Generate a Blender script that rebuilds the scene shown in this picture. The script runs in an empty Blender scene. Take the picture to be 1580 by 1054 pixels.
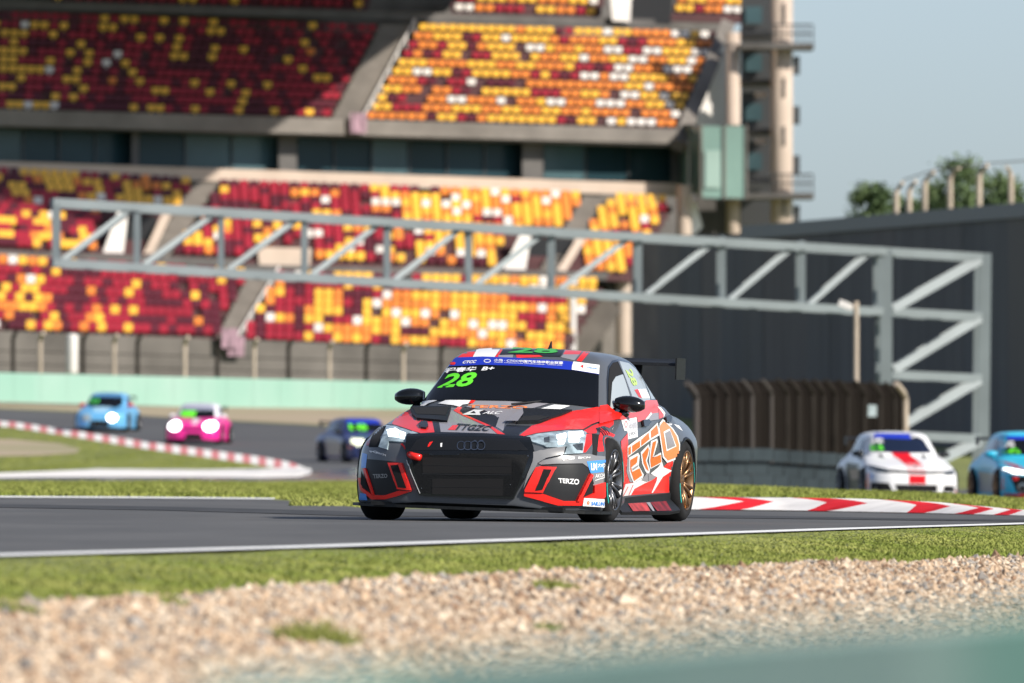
import bpy, bmesh, math, random
import numpy as np
from mathutils import Vector, Matrix
from mathutils.bvhtree import BVHTree

random.seed(7)
rng = np.random.default_rng(7)
SC = bpy.context.scene
COL = SC.collection

# ------------------------------------------------------------------ camera
F_PX, CX, CY = 17550.0, 790.0, 527.0          # photograph is 1580 x 1054
CAM_H = 0.45
ROLL = 0.0105
PITCH = math.atan((715 - CY) / F_PX)
cam_data = bpy.data.cameras.new('camera')
cam = bpy.data.objects.new('camera', cam_data)
COL.objects.link(cam)
SC.camera = cam
cam_data.sensor_width = 36.0
cam_data.lens = F_PX / 1580.0 * 36.0
cam_data.clip_start = 0.5
cam_data.clip_end = 9000
cam_data.dof.use_dof = True
cam_data.dof.focus_distance = 87.3
cam_data.dof.aperture_fstop = 5.9
cam_data.dof.aperture_blades = 9
_f = Vector((0, math.cos(PITCH), math.sin(PITCH)))
_u0 = Vector((0, -math.sin(PITCH), math.cos(PITCH)))
_r0 = Vector((1, 0, 0))
CR = (_r0 * math.cos(ROLL) + _u0 * math.sin(ROLL)).normalized()
CU = (_u0 * math.cos(ROLL) - _r0 * math.sin(ROLL)).normalized()
CAM = Vector((0, 0, CAM_H))
_m = Matrix.Identity(4)
for i in range(3):
    _m[i][0], _m[i][1], _m[i][2], _m[i][3] = CR[i], CU[i], -_f[i], CAM[i]
cam.matrix_world = _m

# ------------------------------------------------------------------ light
SUN_AZ, SUN_EL = math.radians(52), math.radians(33)   # azimuth measured from behind the camera towards the right
SDIR = Vector((math.sin(SUN_AZ) * math.cos(SUN_EL), -math.cos(SUN_AZ) * math.cos(SUN_EL), math.sin(SUN_EL)))
world = bpy.data.worlds.new('World')
SC.world = world
world.use_nodes = True
wn = world.node_tree.nodes
sky = wn.new('ShaderNodeTexSky')
sky.sky_type = 'NISHITA'
sky.sun_disc = False
sky.sun_elevation = SUN_EL
sky.sun_rotation = math.atan2(SDIR.x, SDIR.y)
sky.air_density = 0.9
sky.dust_density = 0.8
sky.ozone_density = 8.0
hazy = wn.new('ShaderNodeHueSaturation')      # a hazy, washed-out sky all round
hazy.inputs['Saturation'].default_value = 0.62
world.node_tree.links.new(sky.outputs[0], hazy.inputs['Color'])
world.node_tree.links.new(hazy.outputs[0], wn['Background'].inputs[0])
wn['Background'].inputs[1].default_value = 0.098
sun_d = bpy.data.lights.new('sun', 'SUN')
sun_d.energy = 4.3
sun_d.angle = math.radians(0.6)
sun_d.color = (1.0, 0.93, 0.82)
sun = bpy.data.objects.new('sun', sun_d)
COL.objects.link(sun)
sun.rotation_euler = (-SDIR).to_track_quat('-Z', 'Y').to_euler()
sun.location = (20, -20, 40)

SC.view_settings.view_transform = 'Standard'
SC.view_settings.look = 'None'
SC.view_settings.exposure = 0.52
SC.view_settings.gamma = 1.0
SC.view_settings.use_curve_mapping = False

# ------------------------------------------------------------------ pixel helpers (a pixel gives a direction only)
def ray(px, py):
    return _f + CR * ((px - CX) / F_PX) - CU * ((py - CY) / F_PX)

def P(px, py, Y):
    d = ray(px, py)
    return CAM + d * (Y / d.y)

def ppm(Y):
    return F_PX / Y

def sstep(a, b, x):
    t = np.clip((np.asarray(x, float) - a) / (b - a), 0, 1)
    return t * t * (3 - 2 * t)

def _flat(px, py):
    d = ray(px, py); t = -CAM.z / d.z
    return (d.x * t, d.y * t)
_e0, _e1 = _flat(0, 862), _flat(1580, 811)          # the near edge line of the track
_el = math.hypot(_e1[0] - _e0[0], _e1[1] - _e0[1])
def edge_dist(X, Y):
    """metres from the near track edge, towards the camera's side"""
    return ((X - _e0[0]) * (_e1[1] - _e0[1]) - (Y - _e0[1]) * (_e1[0] - _e0[0])) / _el
def zg(X, Y):
    """terrain height"""
    X = np.asarray(X, float); Y = np.asarray(Y, float)
    t = np.clip(Y - 290, 0, 170)
    z = 1.085e-4 * t * t
    z = z - 0.6 * (1 - sstep(9, 21, Y))
    # the verge falls away from the track edge towards the gravel trap
    s = np.clip(edge_dist(X, Y) - 0.12, 0, 9) * (1 - sstep(95, 120, Y))
    z = z - 0.10 * s
    # grassy bank behind the kerb on the right, its crest dropping to the right
    right = sstep(-0.5, 1.2, X)
    crest = np.clip(0.165 - 0.028 * np.maximum(X - 2.3, 0) - 0.008 * np.maximum(X - 5, 0) ** 2, 0.0, 0.3)
    z = z + right * crest * sstep(117.5, 140, Y) * (1 - sstep(146, 175, Y))
    # track section behind the bank lies a little lower
    z = z - 0.22 * sstep(0.5, 2.5, X) * sstep(160, 195, Y) * (1 - sstep(255, 290, Y))
    return z

def T(px, py):
    d = ray(px, py)
    ys = np.concatenate([np.arange(14, 120, 0.25), np.arange(120, 620, 0.5)])
    xs = CAM.x + d.x / d.y * ys
    zs = CAM.z + d.z / d.y * ys
    below = zs <= zg(xs, ys)
    i = int(np.argmax(below)) if below.any() else len(ys) - 1
    return (float(xs[i]), float(ys[i]))

# ------------------------------------------------------------------ object helpers
def tag(o, label=None, cat=None, group=None, kind=None):
    if label: o['label'] = label
    if cat: o['category'] = cat
    if group: o['group'] = group
    if kind: o['kind'] = kind
    return o

def link(name, me, parent=None):
    o = bpy.data.objects.new(name, me)
    COL.objects.link(o)
    if parent is not None:
        o.parent = parent
    return o

def empty(name, loc=(0, 0, 0), rot=(0, 0, 0)):
    o = bpy.data.objects.new(name, None)
    COL.objects.link(o)
    o.location = loc
    o.rotation_euler = rot
    o.empty_display_size = 0.2
    return o

def mesh(name, verts, faces, mats, idx=None, smooth=False):
    me = bpy.data.meshes.new(name)
    me.from_pydata([tuple(v) for v in verts], [], [tuple(f) for f in faces])
    for m in (mats if isinstance(mats, (list, tuple)) else [mats]):
        me.materials.append(m)
    if idx is not None:
        me.polygons.foreach_set('material_index', idx)
    if smooth:
        me.polygons.foreach_set('use_smooth', [True] * len(me.polygons))
    me.update()
    return me

def obj(name, verts, faces, mats, parent=None, idx=None, smooth=False):
    return link(name, mesh(name, verts, faces, mats, idx, smooth), parent)

class MB:
    """collects shapes into one mesh"""
    def __init__(s): s.v, s.f = [], []
    def add(s, v, f):
        n = len(s.v); s.v += [tuple(p) for p in v]; s.f += [tuple(i + n for i in q) for q in f]; return s
    def box(s, c, size, M=None):
        hx, hy, hz = size[0] / 2, size[1] / 2, size[2] / 2
        v = [Vector((sx * hx, sy * hy, sz * hz)) for sx in (-1, 1) for sy in (-1, 1) for sz in (-1, 1)]
        if M is not None: v = [M @ p for p in v]
        v = [p + Vector(c) for p in v]
        return s.add(v, [(0, 1, 3, 2), (4, 6, 7, 5), (0, 4, 5, 1), (2, 3, 7, 6), (0, 2, 6, 4), (1, 5, 7, 3)])
    def bar(s, a, b, w, d=None):
        """square bar from a to b"""
        a, b = Vector(a), Vector(b); d = d or w
        z = (b - a); L = z.length; z.normalize()
        ref = Vector((0, 1, 0)) if abs(z.y) < 0.9 else Vector((0, 0, 1))
        x = z.cross(ref).normalized(); y = z.cross(x)
        v = []
        for q in (a, b):
            for sx, sy in ((-1, -1), (1, -1), (1, 1), (-1, 1)):
                v.append(q + x * (sx * w / 2) + y * (sy * d / 2))
        return s.add(v, [(3, 2, 1, 0), (4, 5, 6, 7), (0, 1, 5, 4), (1, 2, 6, 5), (2, 3, 7, 6), (3, 0, 4, 7)])
    def tube(s, pts, r, n=8, caps=True):
        pts = [Vector(p) for p in pts]
        rs = r if isinstance(r, (list, tuple)) else [r] * len(pts)
        rings = []
        px = None
        for i, p in enumerate(pts):
            t = (pts[min(i + 1, len(pts) - 1)] - pts[max(i - 1, 0)]).normalized()
            if px is None:
                ref = Vector((0, 0, 1)) if abs(t.z) < 0.9 else Vector((0, 1, 0))
                px = t.cross(ref).normalized()
            else:
                px = (px - t * px.dot(t)).normalized()
            py = t.cross(px)
            rings.append([p + (px * math.cos(2 * math.pi * k / n) + py * math.sin(2 * math.pi * k / n)) * rs[i] for k in range(n)])
        v = [q for R in rings for q in R]
        f = []
        for i in range(len(pts) - 1):
            for k in range(n):
                f.append((i * n + k, i * n + (k + 1) % n, (i + 1) * n + (k + 1) % n, (i + 1) * n + k))
        if caps:
            f.append(tuple(range(n - 1, -1, -1))); f.append(tuple((len(pts) - 1) * n + k for k in range(n)))
        return s.add(v, f)
    def lathe(s, prof, n=32, axis='y', c=(0, 0, 0)):
        """profile of (along, radius) revolved about axis"""
        v = []
        for a, r in prof:
            for k in range(n):
                t = 2 * math.pi * k / n
                if axis == 'y': v.append((c[0] + r * math.cos(t), c[1] + a, c[2] + r * math.sin(t)))
                elif axis == 'z': v.append((c[0] + r * math.cos(t), c[1] + r * math.sin(t), c[2] + a))
                else: v.append((c[0] + a, c[1] + r * math.cos(t), c[2] + r * math.sin(t)))
        f = []
        for i in range(len(prof) - 1):
            for k in range(n):
                f.append((i * n + k, i * n + (k + 1) % n, (i + 1) * n + (k + 1) % n, (i + 1) * n + k))
        return s.add(v, f)
    def build(s, name, mat, parent=None, smooth=False):
        return obj(name, s.v, s.f, mat, parent, smooth=smooth)

def clip_cell(poly, x0, y0, x1, y1):
    """Sutherland-Hodgman against a rectangle"""
    def cut(pl, ax, val, keep):
        out = []
        for i in range(len(pl)):
            a, b = pl[i - 1], pl[i]
            ia, ib = (a[ax] - val) * keep >= 0, (b[ax] - val) * keep >= 0
            if ia != ib:
                t = (val - a[ax]) / (b[ax] - a[ax])
                out.append((a[0] + (b[0] - a[0]) * t, a[1] + (b[1] - a[1]) * t))
            if ib: out.append(b)
        return out
    for ax, val, keep in ((0, x0, 1), (0, x1, -1), (1, y0, 1), (1, y1, -1)):
        poly = cut(poly, ax, val, keep)
        if len(poly) < 3: return []
    return poly

def grid_clip(poly, cx, cy):
    xs = [p[0] for p in poly]; ys = [p[1] for p in poly]
    i0, i1 = math.floor(min(xs) / cx), math.floor(max(xs) / cx)
    j0, j1 = math.floor(min(ys) / cy), math.floor(max(ys) / cy)
    out = []
    for i in range(i0, i1 + 1):
        for j in range(j0, j1 + 1):
            q = clip_cell(poly, i * cx, j * cy, (i + 1) * cx, (j + 1) * cy)
            if len(q) >= 3:
                a = sum(q[k - 1][0] * q[k][1] - q[k][0] * q[k - 1][1] for k in range(len(q)))
                if abs(a) > 1e-7: out.append(q)
    return out

# ------------------------------------------------------------------ materials
def mat(name, col, rough=0.6, metal=0.0, var=0.0, vscale=4.0, bump=0.0, bscale=30.0, coat=0.0, spec=0.5,
        emit=0.0, col2=None, detail=4.0, stretch=None, c2lo=0.4, c2hi=0.65, trans=0.0):
    m = bpy.data.materials.new(name)
    m.use_nodes = True
    nt = m.node_tree; N = nt.nodes; b = N['Principled BSDF']
    b.inputs['Base Color'].default_value = (*col, 1)
    b.inputs['Roughness'].default_value = rough
    b.inputs['Metallic'].default_value = metal
    b.inputs['Coat Weight'].default_value = coat
    b.inputs['Coat Roughness'].default_value = 0.05
    b.inputs['Specular IOR Level'].default_value = spec
    if emit:
        b.inputs['Emission Color'].default_value = (*col, 1)
        b.inputs['Emission Strength'].default_value = emit
    if var or bump or col2:
        tc = N.new('ShaderNodeTexCoord')
        src = tc.outputs['Object']
        if stretch:
            mp = N.new('ShaderNodeMapping'); mp.inputs['Scale'].default_value = stretch
            nt.links.new(src, mp.inputs[0]); src = mp.outputs[0]
    if var or col2:
        n = N.new('ShaderNodeTexNoise'); n.inputs['Scale'].default_value = vscale; n.inputs['Detail'].default_value = detail
        nt.links.new(src, n.inputs['Vector'])
        r = N.new('ShaderNodeValToRGB')
        if col2:
            r.color_ramp.elements[0].color = (*col, 1); r.color_ramp.elements[1].color = (*col2, 1)
            r.color_ramp.elements[0].position = c2lo; r.color_ramp.elements[1].position = c2hi
        else:
            r.color_ramp.elements[0].color = (*[max(0, c * (1 - var)) for c in col], 1)
            r.color_ramp.elements[1].color = (*[min(1, c * (1 + var)) for c in col], 1)
            r.color_ramp.elements[0].position = 0.3; r.color_ramp.elements[1].position = 0.7
        nt.links.new(n.outputs['Fac'], r.inputs[0])
        nt.links.new(r.outputs[0], b.inputs['Base Color'])
    if bump:
        n2 = N.new('ShaderNodeTexNoise'); n2.inputs['Scale'].default_value = bscale; n2.inputs['Detail'].default_value = 5
        nt.links.new(src, n2.inputs['Vector'])
        bp = N.new('ShaderNodeBump'); bp.inputs['Strength'].default_value = bump; bp.inputs['Distance'].default_value = 0.02
        nt.links.new(n2.outputs['Fac'], bp.inputs['Height'])
        nt.links.new(bp.outputs[0], b.inputs['Normal'])
    return m

def point_in(poly, X, Y):
    """vectorised point in polygon"""
    inside = np.zeros(len(X), bool)
    n = len(poly)
    for i in range(n):
        x1, y1 = poly[i - 1]; x2, y2 = poly[i]
        c = ((y1 > Y) != (y2 > Y)) & (X < (x2 - x1) * (Y - y1) / (y2 - y1 + 1e-12) + x1)
        inside ^= c
    return inside

def np_mesh(name, V, Fs, mats, smooth=False, idx=None):
    """V (n,3), Fs (m,k) arrays"""
    me = bpy.data.meshes.new(name)
    m, k = Fs.shape
    me.vertices.add(len(V)); me.vertices.foreach_set('co', V.astype(np.float32).ravel())
    me.loops.add(m * k); me.loops.foreach_set('vertex_index', Fs.astype(np.int32).ravel())
    me.polygons.add(m); me.polygons.foreach_set('loop_start', np.arange(0, m * k, k, dtype=np.int32))
    for q in (mats if isinstance(mats, (list, tuple)) else [mats]): me.materials.append(q)
    if idx is not None: me.polygons.foreach_set('material_index', idx.astype(np.int32))
    me.polygons.foreach_set('use_smooth', np.full(m, smooth))
    me.update(calc_edges=True)
    return me

# text meshes are made first, while the scene is small
_texts = {}
def text_mesh(s, bold=0.0, shear=0.0):
    key = (s, bold, shear)
    if key in _texts: return _texts[key]
    c = bpy.data.curves.new('t', 'FONT')
    c.body = s; c.size = 1; c.offset = bold; c.shear = shear; c.resolution_u = 3; c.fill_mode = 'FRONT'
    o = bpy.data.objects.new('t', c); COL.objects.link(o)
    dg = bpy.context.evaluated_depsgraph_get(); dg.update()
    me = bpy.data.meshes.new_from_object(o.evaluated_get(dg))
    V = np.array([v.co[:2] for v in me.vertices]); Fs = [tuple(p.vertices) for p in me.polygons]
    bpy.data.objects.remove(o); bpy.data.curves.remove(c); bpy.data.meshes.remove(me)
    lo, hi = V.min(0), V.max(0)
    V = (V - lo) / (hi - lo)
    _texts[key] = (V, Fs, (hi - lo)[0] / (hi - lo)[1])
    return _texts[key]
for _t in (('28', .03, .25), ('28', .03, 0), ('程春华', .03, .1), ('B+', .03, .15), ('小船 · CTCC中国汽车场地职业联赛', .02, 0),
           ('CHINA TOURING CAR CHAMPIONSHIP · CHINA CUP', .01, 0), ('CTCC', .03, .2), ('TERZO', .03, 0), ('ALC', .02, .3), ('TTGZC', .03, .3),
           ('PG', .04, 0), ('BICN', .02, 0), ('LM', .04, 0), ('力魔', .03, 0), ('AKOA', .01, .2), ('SAILUN', .03, .1), ('中国', .03, 0),
           ('TAIKANG', .01, 0)):
    text_mesh(*_t)
# ================================================================== SETTING
M_GRASS = mat('grass_soil', (0.17, 0.19, 0.045), 0.95, var=0.35, vscale=0.6, bump=0.6, bscale=14, detail=8)
M_BLADE = mat('grass_blade', (0.175, 0.215, 0.040), 0.85, col2=(0.29, 0.30, 0.085), vscale=0.9, detail=6, spec=0.25)
M_BLADE2 = mat('grass_blade_far', (0.18, 0.215, 0.042), 0.85, col2=(0.29, 0.30, 0.085), vscale=0.35, detail=6, spec=0.2)
M_ASPH = mat('asphalt', (0.088, 0.088, 0.088), 0.82, col2=(0.112, 0.111, 0.110), vscale=0.25, bump=0.35, bscale=60, stretch=(3, 0.6, 1), spec=0.35)
M_ASPH2 = mat('asphalt_far', (0.085, 0.085, 0.088), 0.8, col2=(0.105, 0.105, 0.105), vscale=0.12, bump=0.3, bscale=40, spec=0.3)
M_MIRAGE = mat('asphalt_mirage_gloss', (0.10, 0.10, 0.105), 0.16, var=0.1, vscale=0.2, bump=0.01, bscale=2, spec=0.6)
M_ASPH_DARK = mat('darker_asphalt', (0.045, 0.045, 0.046), 0.8, var=0.2, vscale=0.6, bump=0.3, bscale=60, stretch=(3, 0.3, 1), spec=0.35)
M_LINE = mat('white_line_paint', (0.80, 0.80, 0.78), 0.7, var=0.12, vscale=6)
M_KRED = mat('kerb_red_paint', (0.66, 0.018, 0.028), 0.8, var=0.18, vscale=2.5, spec=0.1)
M_KWHITE = mat('kerb_white_paint', (0.78, 0.75, 0.72), 0.8, spec=0.1, var=0.1, vscale=2.5)
M_KPINK = mat('kerb_worn_red_paint', (0.60, 0.22, 0.225), 0.8, spec=0.1, var=0.2, vscale=1.5)
M_GRAVEL = mat('gravel_bed', (0.24, 0.18, 0.13), 0.95, var=0.35, vscale=18, bump=0.9, bscale=30)
M_TAN = mat('dry_gravel_far', (0.40, 0.31, 0.22), 0.95, col2=(0.30, 0.27, 0.15), vscale=0.06, detail=5)

# terrain: one sheet out to the horizon
xs = np.concatenate([[-4000, -1500, -500, -200, -100, -60], np.concatenate([np.arange(-40, -8, 2.0), np.arange(-8, 12, 0.5), np.arange(12, 60.1, 2.0)]), [70, 90, 140, 300, 800, 2000, 4000]])
ys = np.concatenate([[-400, -60, -5, 5], np.arange(8, 24, 1.0), np.arange(24, 112, 2.0), np.arange(112, 180, 2.0), np.arange(180, 470, 3.0), [480, 500, 540, 600, 800, 1500, 3000, 6000]])
XX, YY = np.meshgrid(xs, ys)
ZZ = zg(XX, YY)
V = np.stack([XX.ravel(), YY.ravel(), ZZ.ravel()], 1)
nx = len(xs)
ii, jj = np.meshgrid(np.arange(nx - 1), np.arange(len(ys) - 1))
a = (jj * nx + ii).ravel()
tag(link('ground', np_mesh('ground', V, np.stack([a, a + 1, a + nx + 1, a + nx], 1), M_GRASS, smooth=True)), kind='structure')

def sheet(name, polyXY, m, off, cx=2.0, cy=5.0, parent=None, kind='structure'):
    vs, fs = [], []
    for q in grid_clip(polyXY, cx, cy):
        n = len(vs)
        vs += [(x, y, float(zg(x, y)) + off) for x, y in q]
        fs.append(tuple(range(n, n + len(q))))
    me = mesh(name, vs, fs, m)
    bm = bmesh.new(); bm.from_mesh(me)
    bmesh.ops.remove_doubles(bm, verts=bm.verts, dist=1e-4)
    bmesh.ops.recalc_face_normals(bm, faces=bm.faces)
    for f in bm.faces:
        if f.normal.z < 0: f.normal_flip()
    bm.to_mesh(me); bm.free()
    o = link(name, me, parent)
    if kind: tag(o, kind=kind)
    return o

def ext(p, q, k):
    return (p[0] + (q[0] - p[0]) * k, p[1] + (q[1] - p[1]) * k)

# near track: edges found where the photograph shows them, then carried on out of frame
near = [T(x, y) for x, y in ((0, 862), (260, 855), (520, 847), (790, 838), (1060, 828), (1320, 819), (1580, 811))]
near = [ext(near[1], near[0], 6.0)] + near + [ext(near[-2], near[-1], 5.0)]
far = [T(x, y) for x, y in ((0, 769.5), (210, 770.5), (420, 772), (490, 777), (560, 785), (800, 788), (1075, 788), (1300, 791), (1580, 797))]
far = [(far[0][0] - 9, far[0][1] + 10), (far[0][0] - 3, far[0][1] + 3)] + far + [(far[-1][0] + 3, far[-1][1] - 2), (far[-1][0] + 12, far[-1][1] - 4)]
track_poly = near + far[::-1]
sheet('race_track', track_poly, M_ASPH, 0.006)

def offset_line(pts, w):
    out = []
    for i, p in enumerate(pts):
        a, b = pts[max(i - 1, 0)], pts[min(i + 1, len(pts) - 1)]
        dx, dy = b[0] - a[0], b[1] - a[1]; L = math.hypot(dx, dy)
        out.append((p[0] - dy / L * w, p[1] + dx / L * w))
    return out
inner = offset_line(near, 0.30)
sheet('track_edge_line', near + inner[::-1], M_LINE, 0.011)
fl = [T(x, y) for x, y in ((-60, 769.3), (0, 769.3), (210, 770.3), (424, 772))]
fl2 = [T(x, y) for x, y in ((-60, 767.0), (0, 767.0), (210, 768.0), (424, 770))]
sheet('far_edge_line', fl + fl2[::-1], M_LINE, 0.012)

def strip_px(name, top, bot, m, off):
    a = [T(*p) for p in top]; b = [T(*p) for p in bot]
    return sheet(name, a + b[::-1], m, off)
# darker strip along the track, left and right of the car
strip_px('dark_track_strip', [(-40, 779), (250, 783), (560, 791), (820, 794), (1040, 795.5), (1200, 798), (1400, 801.5), (1620, 804)], [(-40, 784), (250, 789), (560, 798), (820, 800), (1040, 800.5), (1200, 802), (1400, 804.5), (1620, 806.5)], M_ASPH_DARK, 0.010)

# far tracks (the loop behind, and the section behind the bank)
B = [T(x, y) for x, y in ((-60, 746), (150, 745), (400, 745.5), (560, 745.5))]
B = [(B[0][0] - 20, B[0][1] - 5)] + B + [(2.0, 214), (6, 192), (14, 183), (40, 176), (60, 210), (40, 262), (8, 278), (0, 300)]
Fr = [T(x, y) for x, y in ((-40, 630), (150, 638), (330, 649), (480, 657), (640, 664))]
Fr = [(Fr[0][0] - 30, Fr[0][1] + 6)] + Fr + [(Fr[-1][0] + 6, Fr[-1][1] - 10)]
sheet('back_track', B + [(3.5, 340)] + Fr[::-1], M_ASPH2, 0.006, 2.0, 4.0)
mirage_poly = [T(x, y) for x, y in ((150, 744.6), (400, 745), (560, 745), (570, 722), (500, 727), (450, 736), (300, 738.5), (150, 737.5))]
sheet('mirage_gloss_patch', mirage_poly, M_MIRAGE, 0.012, 2.0, 4.0)  # added glossy sheet, mirrors the car lights like a heat mirage
# infield inside the hairpin kerb
inf = [T(x, y) for x, y in ((-60, 733), (150, 731), (330, 732), (420, 729), (440, 724), (380, 715), (300, 704), (200, 690), (110, 673), (15, 660), (-60, 655))]
sheet('infield_grass', inf, M_GRASS, 0.014, 2.0, 4.0)
gp = [T(x, y) for x, y in ((-60, 706), (60, 704), (118, 700), (125, 694), (90, 685), (20, 679), (-60, 678))]
sheet('infield_gravel', gp, M_TAN, 0.020, 2.0, 4.0)
# run-off between the far track and the green barrier
ro = [T(x, y) for x, y in ((-60, 629), (100, 635), (330, 648.5), (480, 656), (640, 663))]
ro2 = [T(x, y) for x, y in ((-60, 618), (100, 620), (330, 626), (480, 630), (640, 634))]
sheet('run_off_gravel', [(r[0], r[1] + 0.5) for r in ro] + ro2[::-1], M_TAN, 0.010, 2.0, 4.0)

# gravel trap in front
gb = [T(x, y) for x, y in ((-120, 952), (0, 944), (110, 938), (200, 930), (300, 928), (400, 915), (520, 910), (600, 899), (700, 898), (860, 886), (940, 888), (1010, 884), (1140, 880), (1290, 870), (1400, 873), (1480, 866), (1580, 863), (1700, 858))]
gravel_poly = [(-14, gb[0][1] - 3)] + gb + [(14, gb[-1][1] + 8), (14, 8), (-14, 8)]
sheet('gravel_trap', gravel_poly, M_GRAVEL, 0.010, 1.0, 1.0)

# stones
M_ST = [mat('stone_tan', (0.44, 0.315, 0.21), 0.9, var=0.25, vscale=9), mat('stone_pale', (0.59, 0.48, 0.36), 0.9, var=0.2, vscale=9),
        mat('stone_brown', (0.23, 0.14, 0.085), 0.9, var=0.3, vscale=9), mat('stone_grey', (0.27, 0.245, 0.22), 0.9, var=0.3, vscale=9)]
def stones(n, y0, y1, name):
    Y = 1 / rng.uniform(1 / y1, 1 / y0, n * 3) ** 1.0
    X = rng.uniform(-1, 1, n * 3) * (Y * 790 / F_PX * 1.12 + 0.2)
    ok = point_in(gravel_poly, X, Y)
    X, Y = X[ok][:n], Y[ok][:n]
    n = len(X)
    base = np.array([[1, 0, 0], [-1, 0, 0], [0, 1, 0], [0, -1, 0], [0, 0, 1], [0, 0, -1]], float)
    s = rng.gamma(7, 0.0026, n) * 0.8 + 0.004
    V = base[None] * (s[:, None, None] * rng.uniform(0.55, 1.35, (n, 6, 3)))
    V += rng.normal(0, 0.16, (n, 6, 3)) * s[:, None, None]
    V[:, :, 2] *= 0.75
    th = rng.uniform(0, 2 * np.pi, n); c, q = np.cos(th)[:, None], np.sin(th)[:, None]
    x, y = V[:, :, 0] * c - V[:, :, 1] * q, V[:, :, 0] * q + V[:, :, 1] * c
    V[:, :, 0], V[:, :, 1] = x + X[:, None], y + Y[:, None]
    V[:, :, 2] += (zg(X, Y) + 0.012 + s * 0.35)[:, None]
    Fb = np.array([[0, 2, 4], [2, 1, 4], [1, 3, 4], [3, 0, 4], [2, 0, 5], [1, 2, 5], [3, 1, 5], [0, 3, 5]])
    Fs = (Fb[None] + (np.arange(n) * 6)[:, None, None]).reshape(-1, 3)
    mi = np.repeat(rng.choice(4, n, p=[0.46, 0.27, 0.12, 0.15]), 8)
    return tag(link(name, np_mesh(name, V.reshape(-1, 3), Fs, M_ST, idx=mi)), 'tan and brown loose gravel stones filling the trap before the verge', 'gravel', kind='stuff')
stones(190000, 26, 88, 'gravel_stones')

def grass(name, polyXY, n, h, label, m, wmul=1.0, falloff=False, skip=None):
    px_ = np.array(polyXY)
    lo, hi = px_.min(0), px_.max(0)
    X = rng.uniform(lo[0], hi[0], n * 6); Y = rng.uniform(lo[1], hi[1], n * 6)
    ok = point_in(polyXY, X, Y) & (np.abs(X) < Y * 790 / F_PX * 1.15 + 0.6)
    if skip is not None: ok &= ~point_in(skip, X, Y)
    X, Y = X[ok][:n], Y[ok][:n]; n = len(X)
    patch = 0.55 + 0.45 * (np.sin(X * 1.9 + 0.6 * Y) * np.sin(Y * 0.7 - X * 0.8) * 0.5 + 0.5) + rng.normal(0, 0.15, n)
    hh = h * np.clip(patch, 0.35, 1.5) * rng.uniform(0.6, 1.3, n)
    if falloff: hh *= np.clip(edge_dist(X, Y) / 1.3, 0.12, 1)
    th = rng.uniform(0, 2 * np.pi, n); w = 0.008 * wmul * rng.uniform(0.7, 1.5, n)
    lean = rng.normal(0, 0.55, (n, 2)) * hh[:, None]
    z = zg(X, Y) + 0.004
    V = np.zeros((n, 3, 3))
    V[:, 0] = np.stack([X - np.cos(th) * w, Y - np.sin(th) * w, z], 1)
    V[:, 1] = np.stack([X + np.cos(th) * w, Y + np.sin(th) * w, z], 1)
    V[:, 2] = np.stack([X + lean[:, 0], Y + lean[:, 1], z + hh], 1)
    Fs = np.arange(n * 3).reshape(-1, 3)
    return tag(link(name, np_mesh(name, V.reshape(-1, 3), Fs, m)), label, 'grass', kind='stuff')

verge = offset_line(near, -.10) + [(p[0] + random.uniform(-.15, .15), p[1] - 0.3) for p in gb[::-1]]
grass('verge_grass', verge, 220000, 0.024, 'mown green grass between the white track line and the gravel', M_BLADE, 1.1, True)
edge_far = [T(x, y) for x, y in ((-60, 766.5), (0, 766.5), (210, 768), (424, 770), (490, 776), (560, 784))]
strip = edge_far + [T(560, 746.5), T(400, 746.5), T(150, 746), T(-60, 747)]
grass('strip_grass', strip, 160000, 0.06, 'grass strip behind the track on the left of the racing car', M_BLADE2, 2.6)
bank = [(-2.2, 113), (1.3, 117.5), (3.5, 118), (6.0, 118), (9, 118), (9, 160), (-2.5, 160)]
grass('bank_grass', bank, 160000, 0.05, 'low grass bank behind the red and white kerb', M_BLADE2, 2.2)
grass('infield_blades', [p for p in inf], 40000, 0.03, 'grass inside the hairpin kerb at the left', M_BLADE2, 5, skip=gp)
for (px, py, r, hgt, cnt, lab) in ((490, 1003, .16, .10, 500, 'largest green weed tuft in the gravel, centre left'), (858, 917, .12, .06, 420, 'green weed tuft in gravel just below the car'),
                              (262, 942, .09, .05, 250, 'small weed tuft at the gravel edge on the left'), (848, 982, .08, .05, 160, 'faint small weed tuft in the middle of the gravel'),
                              (18, 955, .12, .05, 420, 'pale weed patch at the left edge of the gravel')):
    x, y = T(px, py)
    n = cnt
    A = rng.uniform(0, 2 * np.pi, n); R = r * np.sqrt(rng.uniform(0, 1, n))
    X, Y = x + np.cos(A) * R, y + np.sin(A) * R * 2.0
    hh = hgt * (1.15 - R / r * 0.6) * rng.uniform(0.6, 1.3, n)
    ln = rng.normal(0, 0.5, (n, 2)) * hh[:, None]
    z = zg(X, Y) + 0.012
    th = rng.uniform(0, 2 * np.pi, n); w = 0.006
    V = np.zeros((n, 3, 3))
    V[:, 0] = np.stack([X - np.cos(th) * w, Y - np.sin(th) * w, z], 1); V[:, 1] = np.stack([X + np.cos(th) * w, Y + np.sin(th) * w, z], 1)
    V[:, 2] = np.stack([X + ln[:, 0], Y + ln[:, 1], z + hh], 1)
    tag(link('weed_tuft', np_mesh('weed_tuft', V.reshape(-1, 3), np.arange(n * 3).reshape(-1, 3), M_BLADE)), lab, 'weed', 'weeds in the gravel')

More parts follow.
